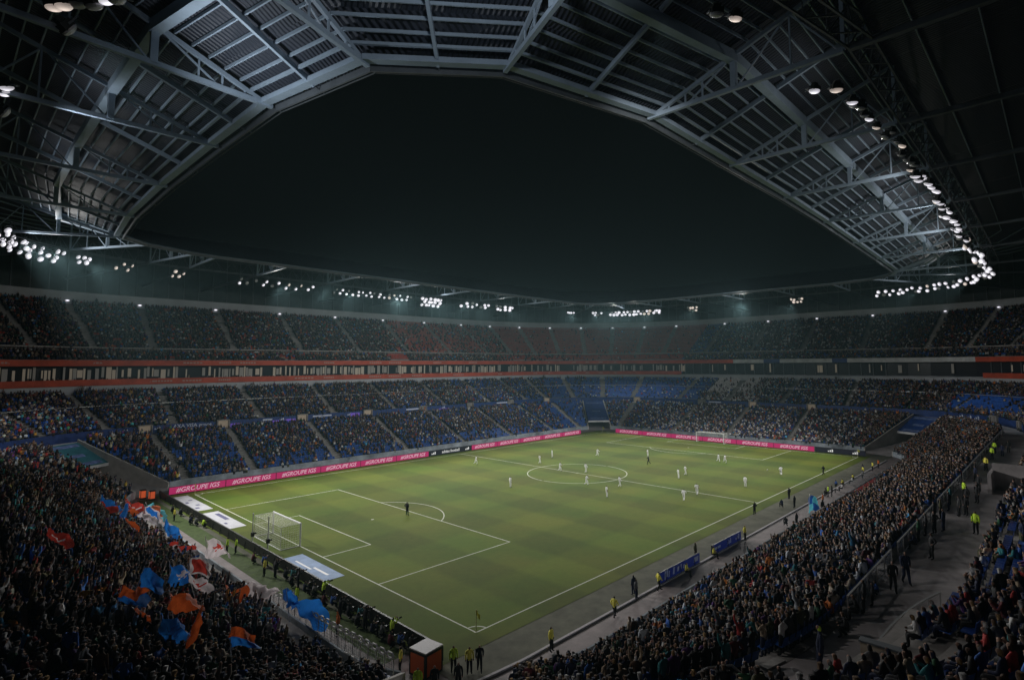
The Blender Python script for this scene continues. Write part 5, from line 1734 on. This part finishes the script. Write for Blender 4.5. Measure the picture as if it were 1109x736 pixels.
def low_person(stand, arms):
    """far figures: tapered legs, torso, shoulders, head with hair, sometimes raised arms"""
    V = []; T = []; R = []
    def frus(p, q, w0, d0, w1, d1, reg):
        o_ = len(V)
        for (c, w, d) in ((p, w0, d0), (q, w1, d1)):
            for sx, sy in ((-1, -1), (1, -1), (1, 1), (-1, 1)):
                V.append((c[0] + sx * d / 2, c[1] + sy * w / 2, c[2]))
        for f in ((0, 1, 5, 4), (1, 2, 6, 5), (2, 3, 7, 6), (3, 0, 4, 7), (4, 5, 6, 7)):
            rg = 4 if (reg == 0 and f[0] != 1 and w0 == .15) else reg
            T.append((o_ + f[0], o_ + f[1], o_ + f[2])); T.append((o_ + f[0], o_ + f[2], o_ + f[3])); R.extend([rg, rg])
    h = 0.92 if stand else 0.46
    if stand: frus((0, 0, 0), (0, 0, h), .26, .2, .34, .22, 2)
    else: frus((.22, 0, .1), (.2, 0, h + .12), .36, .46, .36, .44, 2)
    frus((0, 0, h), (.02, 0, h + .36), .34, .22, .46, .25, 1)
    frus((.02, 0, h + .36), (.02, 0, h + .53), .46, .25, .16, .14, 1)
    frus((.05, 0, h + .53), (.05, 0, h + .68), .14, .15, .17, .19, 0)
    frus((.035, 0, h + .68), (.03, 0, h + .79), .175, .21, .10, .12, 4)
    if arms == 1:
        for s in (-1, 1): frus((.05, .22 * s, h + .42), (.14, .24 * s, h + .95), .1, .1, .07, .07, 1)
    elif arms == 2:
        for s in (-1, 1): frus((.16, .17 * s, h + .22), (.22, .08 * s, h + .42), .09, .3, .07, .08, 0)
    return np.array(V, np.float32), np.array(T, np.int32), np.array(R)


occ = np.array([q[6] for q in SEATS])
isnear = np.zeros(len(SEATS), bool); isnear[NEARP] = True
crowd_ids = np.where(occ & ~isnear & keep)[0]
CV = []; CT = []; CC = []; off = 0
groups = {}
for i in crowd_ids:
    q = SEATS[i]
    near = dist[i] < 62 and inframe[i]
    r = random.random()
    if q[8]: key = ('m', random.choice(['stand', 'clap', 'hips', 'one_up', 'stand', 'clap', 'photo', 'stand', 'arms_up'])) if near else ('l', True, 1 if r < .2 else 2 if r < .45 else 0)
    else: key = ('m', random.choice(['sit', 'sit_lean', 'sit', 'sit_clap', 'sit_lean'])) if near else ('l', False, 2 if r < .25 else 1 if r < .03 else 0)
    groups.setdefault(key, []).append(i)
for key, ids in groups.items():
    if key[0] == 'm':
        _, _, V, T, TP = body(key[1], 0)
    else:
        V, T, TP = low_person(key[1], key[2])
    ids = np.array(ids); n = len(ids)
    pos = np.array([(SEATS[i][0], SEATS[i][1], SEATS[i][2]) for i in ids]); ang = np.array([SEATS[i][3] for i in ids]) + rng.normal(0, .45, n)
    pos[:, :2] += rng.uniform(-.16, .16, (n, 2)); pos[:, 2] += rng.uniform(-.06, .05, n)
    sc = rng.uniform(.84, 1.06, n)
    ca, sa = np.cos(ang), np.sin(ang)
    X = V[None, :, 0] * ca[:, None] - V[None, :, 1] * sa[:, None]; Y = V[None, :, 0] * sa[:, None] + V[None, :, 1] * ca[:, None]
    Z = np.repeat(V[None, :, 2], n, 0)
    A = np.stack([X, Y, Z], 2) * sc[:, None, None] + pos[:, None, :]
    CV.append(A.reshape(-1, 3).astype(np.float32))
    CT.append((T[None] + (off + np.arange(n) * len(V))[:, None, None]).reshape(-1, 3)); off += n * len(V)
    top = PAL[rng.integers(0, len(PAL), n)] * rng.uniform(.7, 1.3, (n, 1)); leg = LEGP[rng.integers(0, len(LEGP), n)]
    hair = HAIRP[rng.integers(0, len(HAIRP), n)]; sk = SKP[rng.integers(0, len(SKP), n)]
    # the far goal stand wears a good deal of white
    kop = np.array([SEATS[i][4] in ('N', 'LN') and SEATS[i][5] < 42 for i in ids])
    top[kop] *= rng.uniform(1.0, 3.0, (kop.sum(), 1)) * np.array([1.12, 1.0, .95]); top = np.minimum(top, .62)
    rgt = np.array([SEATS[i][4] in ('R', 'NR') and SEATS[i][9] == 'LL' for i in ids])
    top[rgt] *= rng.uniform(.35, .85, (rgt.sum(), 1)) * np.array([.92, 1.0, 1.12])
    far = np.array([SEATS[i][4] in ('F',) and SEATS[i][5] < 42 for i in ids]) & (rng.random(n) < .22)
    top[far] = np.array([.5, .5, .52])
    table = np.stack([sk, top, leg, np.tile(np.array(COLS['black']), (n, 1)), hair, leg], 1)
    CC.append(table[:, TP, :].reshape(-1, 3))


def big_mesh(name, V, T, C, material):
    me = bpy.data.meshes.new(name)
    me.vertices.add(len(V)); me.vertices.foreach_set('co', V.ravel())
    nt_ = len(T)
    me.loops.add(nt_ * 3); me.loops.foreach_set('vertex_index', T.ravel().astype(np.int32))
    me.polygons.add(nt_); me.polygons.foreach_set('loop_start', np.arange(nt_, dtype=np.int32) * 3)
    at = me.attributes.new('col', 'FLOAT_COLOR', 'FACE')
    at.data.foreach_set('color', np.concatenate([C, np.ones((nt_, 1))], 1).astype(np.float32).ravel())
    me.materials.append(material)
    me.update(calc_edges=True)
    o = bpy.data.objects.new(name, me); COL.objects.link(o)
    return o


o = big_mesh('crowd', np.concatenate(CV), np.concatenate(CT), np.concatenate(CC), crowdM)
tag(o, 'dense crowd of spectators filling every tier of the stands', 'crowd', None, 'stuff')
print('crowd', len(crowd_ids), 'tris', sum(len(t) for t in CT))

# ---- seats: the nearest empty ones on their own, the rest one object
sm = MB()
sm.box((0.04, 0, 0.43), (0.40, 0.44, 0.05)); sm.add([(-.16, -.22, .43), (-.16, .22, .43), (-.24, .21, .84), (-.24, -.21, .84), (-.19, -.22, .43), (-.19, .22, .43), (-.27, .21, .84), (-.27, -.21, .84)],
                                                     [(0, 1, 2, 3), (7, 6, 5, 4), (3, 2, 6, 7), (0, 3, 7, 4), (2, 1, 5, 6)])
seat_me = sm.mesh('seat_pan', mat('blue_seat', (0.016, 0.055, 0.24), 0.45))
sp = MB(); sp.beam((-.1, 0, 0), (-.1, 0, .42), .06, .1); sp.box((-.06, 0, .02), (.2, .12, .03)); sp_me = sp.mesh('bracket', steeld)
free = [i for i in order if not SEATS[i][6] and inframe[i] and SEATS[i][7] == BLUE and dist[i] < 75]
own = free[:150]
for i in own:
    q = SEATS[i]
    e = empty('stadium_seat', (q[0], q[1], q[2]), q[3])
    for nm, me in (('seat_pan', seat_me), ('bracket', sp_me)):
        c = bpy.data.objects.new(nm, me); COL.objects.link(c); c.parent = e
    tag(e, 'empty blue plastic seat in the rows nearest the camera', 'seat', 'empty seats nearest the camera')
SV = np.array([(-.15, -.22, .43), (.22, -.22, .45), (.22, .22, .45), (-.15, .22, .43), (-.24, -.21, .84), (-.24, .21, .84)], np.float32)
STT = np.array([(0, 1, 2), (0, 2, 3), (0, 3, 5), (0, 5, 4)], np.int32)
ids = np.array([i for i in np.where(keep)[0] if i not in set(own) and (not SEATS[i][6] or SEATS[i][9] not in ('UM', 'UF'))])
pos = np.array([SEATS[i][:3] for i in ids]); ang = np.array([SEATS[i][3] for i in ids]); n = len(ids)
ca, sa = np.cos(ang), np.sin(ang)
A = np.stack([SV[None, :, 0] * ca[:, None] - SV[None, :, 1] * sa[:, None] + pos[:, :1], SV[None, :, 0] * sa[:, None] + SV[None, :, 1] * ca[:, None] + pos[:, 1:2], SV[None, :, 2] + pos[:, 2:3]], 2)
cols = np.array([(0.018, 0.075, 0.30), (0.40, 0.05, 0.03), (0.60, 0.57, 0.57)])[np.array([SEATS[i][7] for i in ids])] * rng.uniform(.8, 1.2, (n, 1))
o = big_mesh('seats', A.reshape(-1, 3).astype(np.float32), (STT[None] + (np.arange(n) * 6)[:, None, None]).reshape(-1, 3), np.repeat(cols, 4, 0), seatsM)
tag(o, 'blue, red and white seats in the tiers round the pitch', 'seats', None, 'stuff')

# ------------------------------------------------------------------ night air
hz = MB(); hz.box((52, 34, 25.2), (352, 324, 53.0))
hm = bpy.data.materials.new('haze_air'); hm.use_nodes = True
nt = hm.node_tree
nt.nodes.remove(nt.nodes['Principled BSDF'])
pv = nt.nodes.new('ShaderNodeVolumePrincipled')
pv.inputs['Color'].default_value = (0.5, 0.85, 0.93, 1)
pv.inputs['Density'].default_value = 0.00023
pv.inputs['Anisotropy'].default_value = 0.5
nt.links.new(pv.outputs[0], nt.nodes['Material Output'].inputs['Volume'])
o = hz.build('haze', hm); tag(o, kind='stuff')
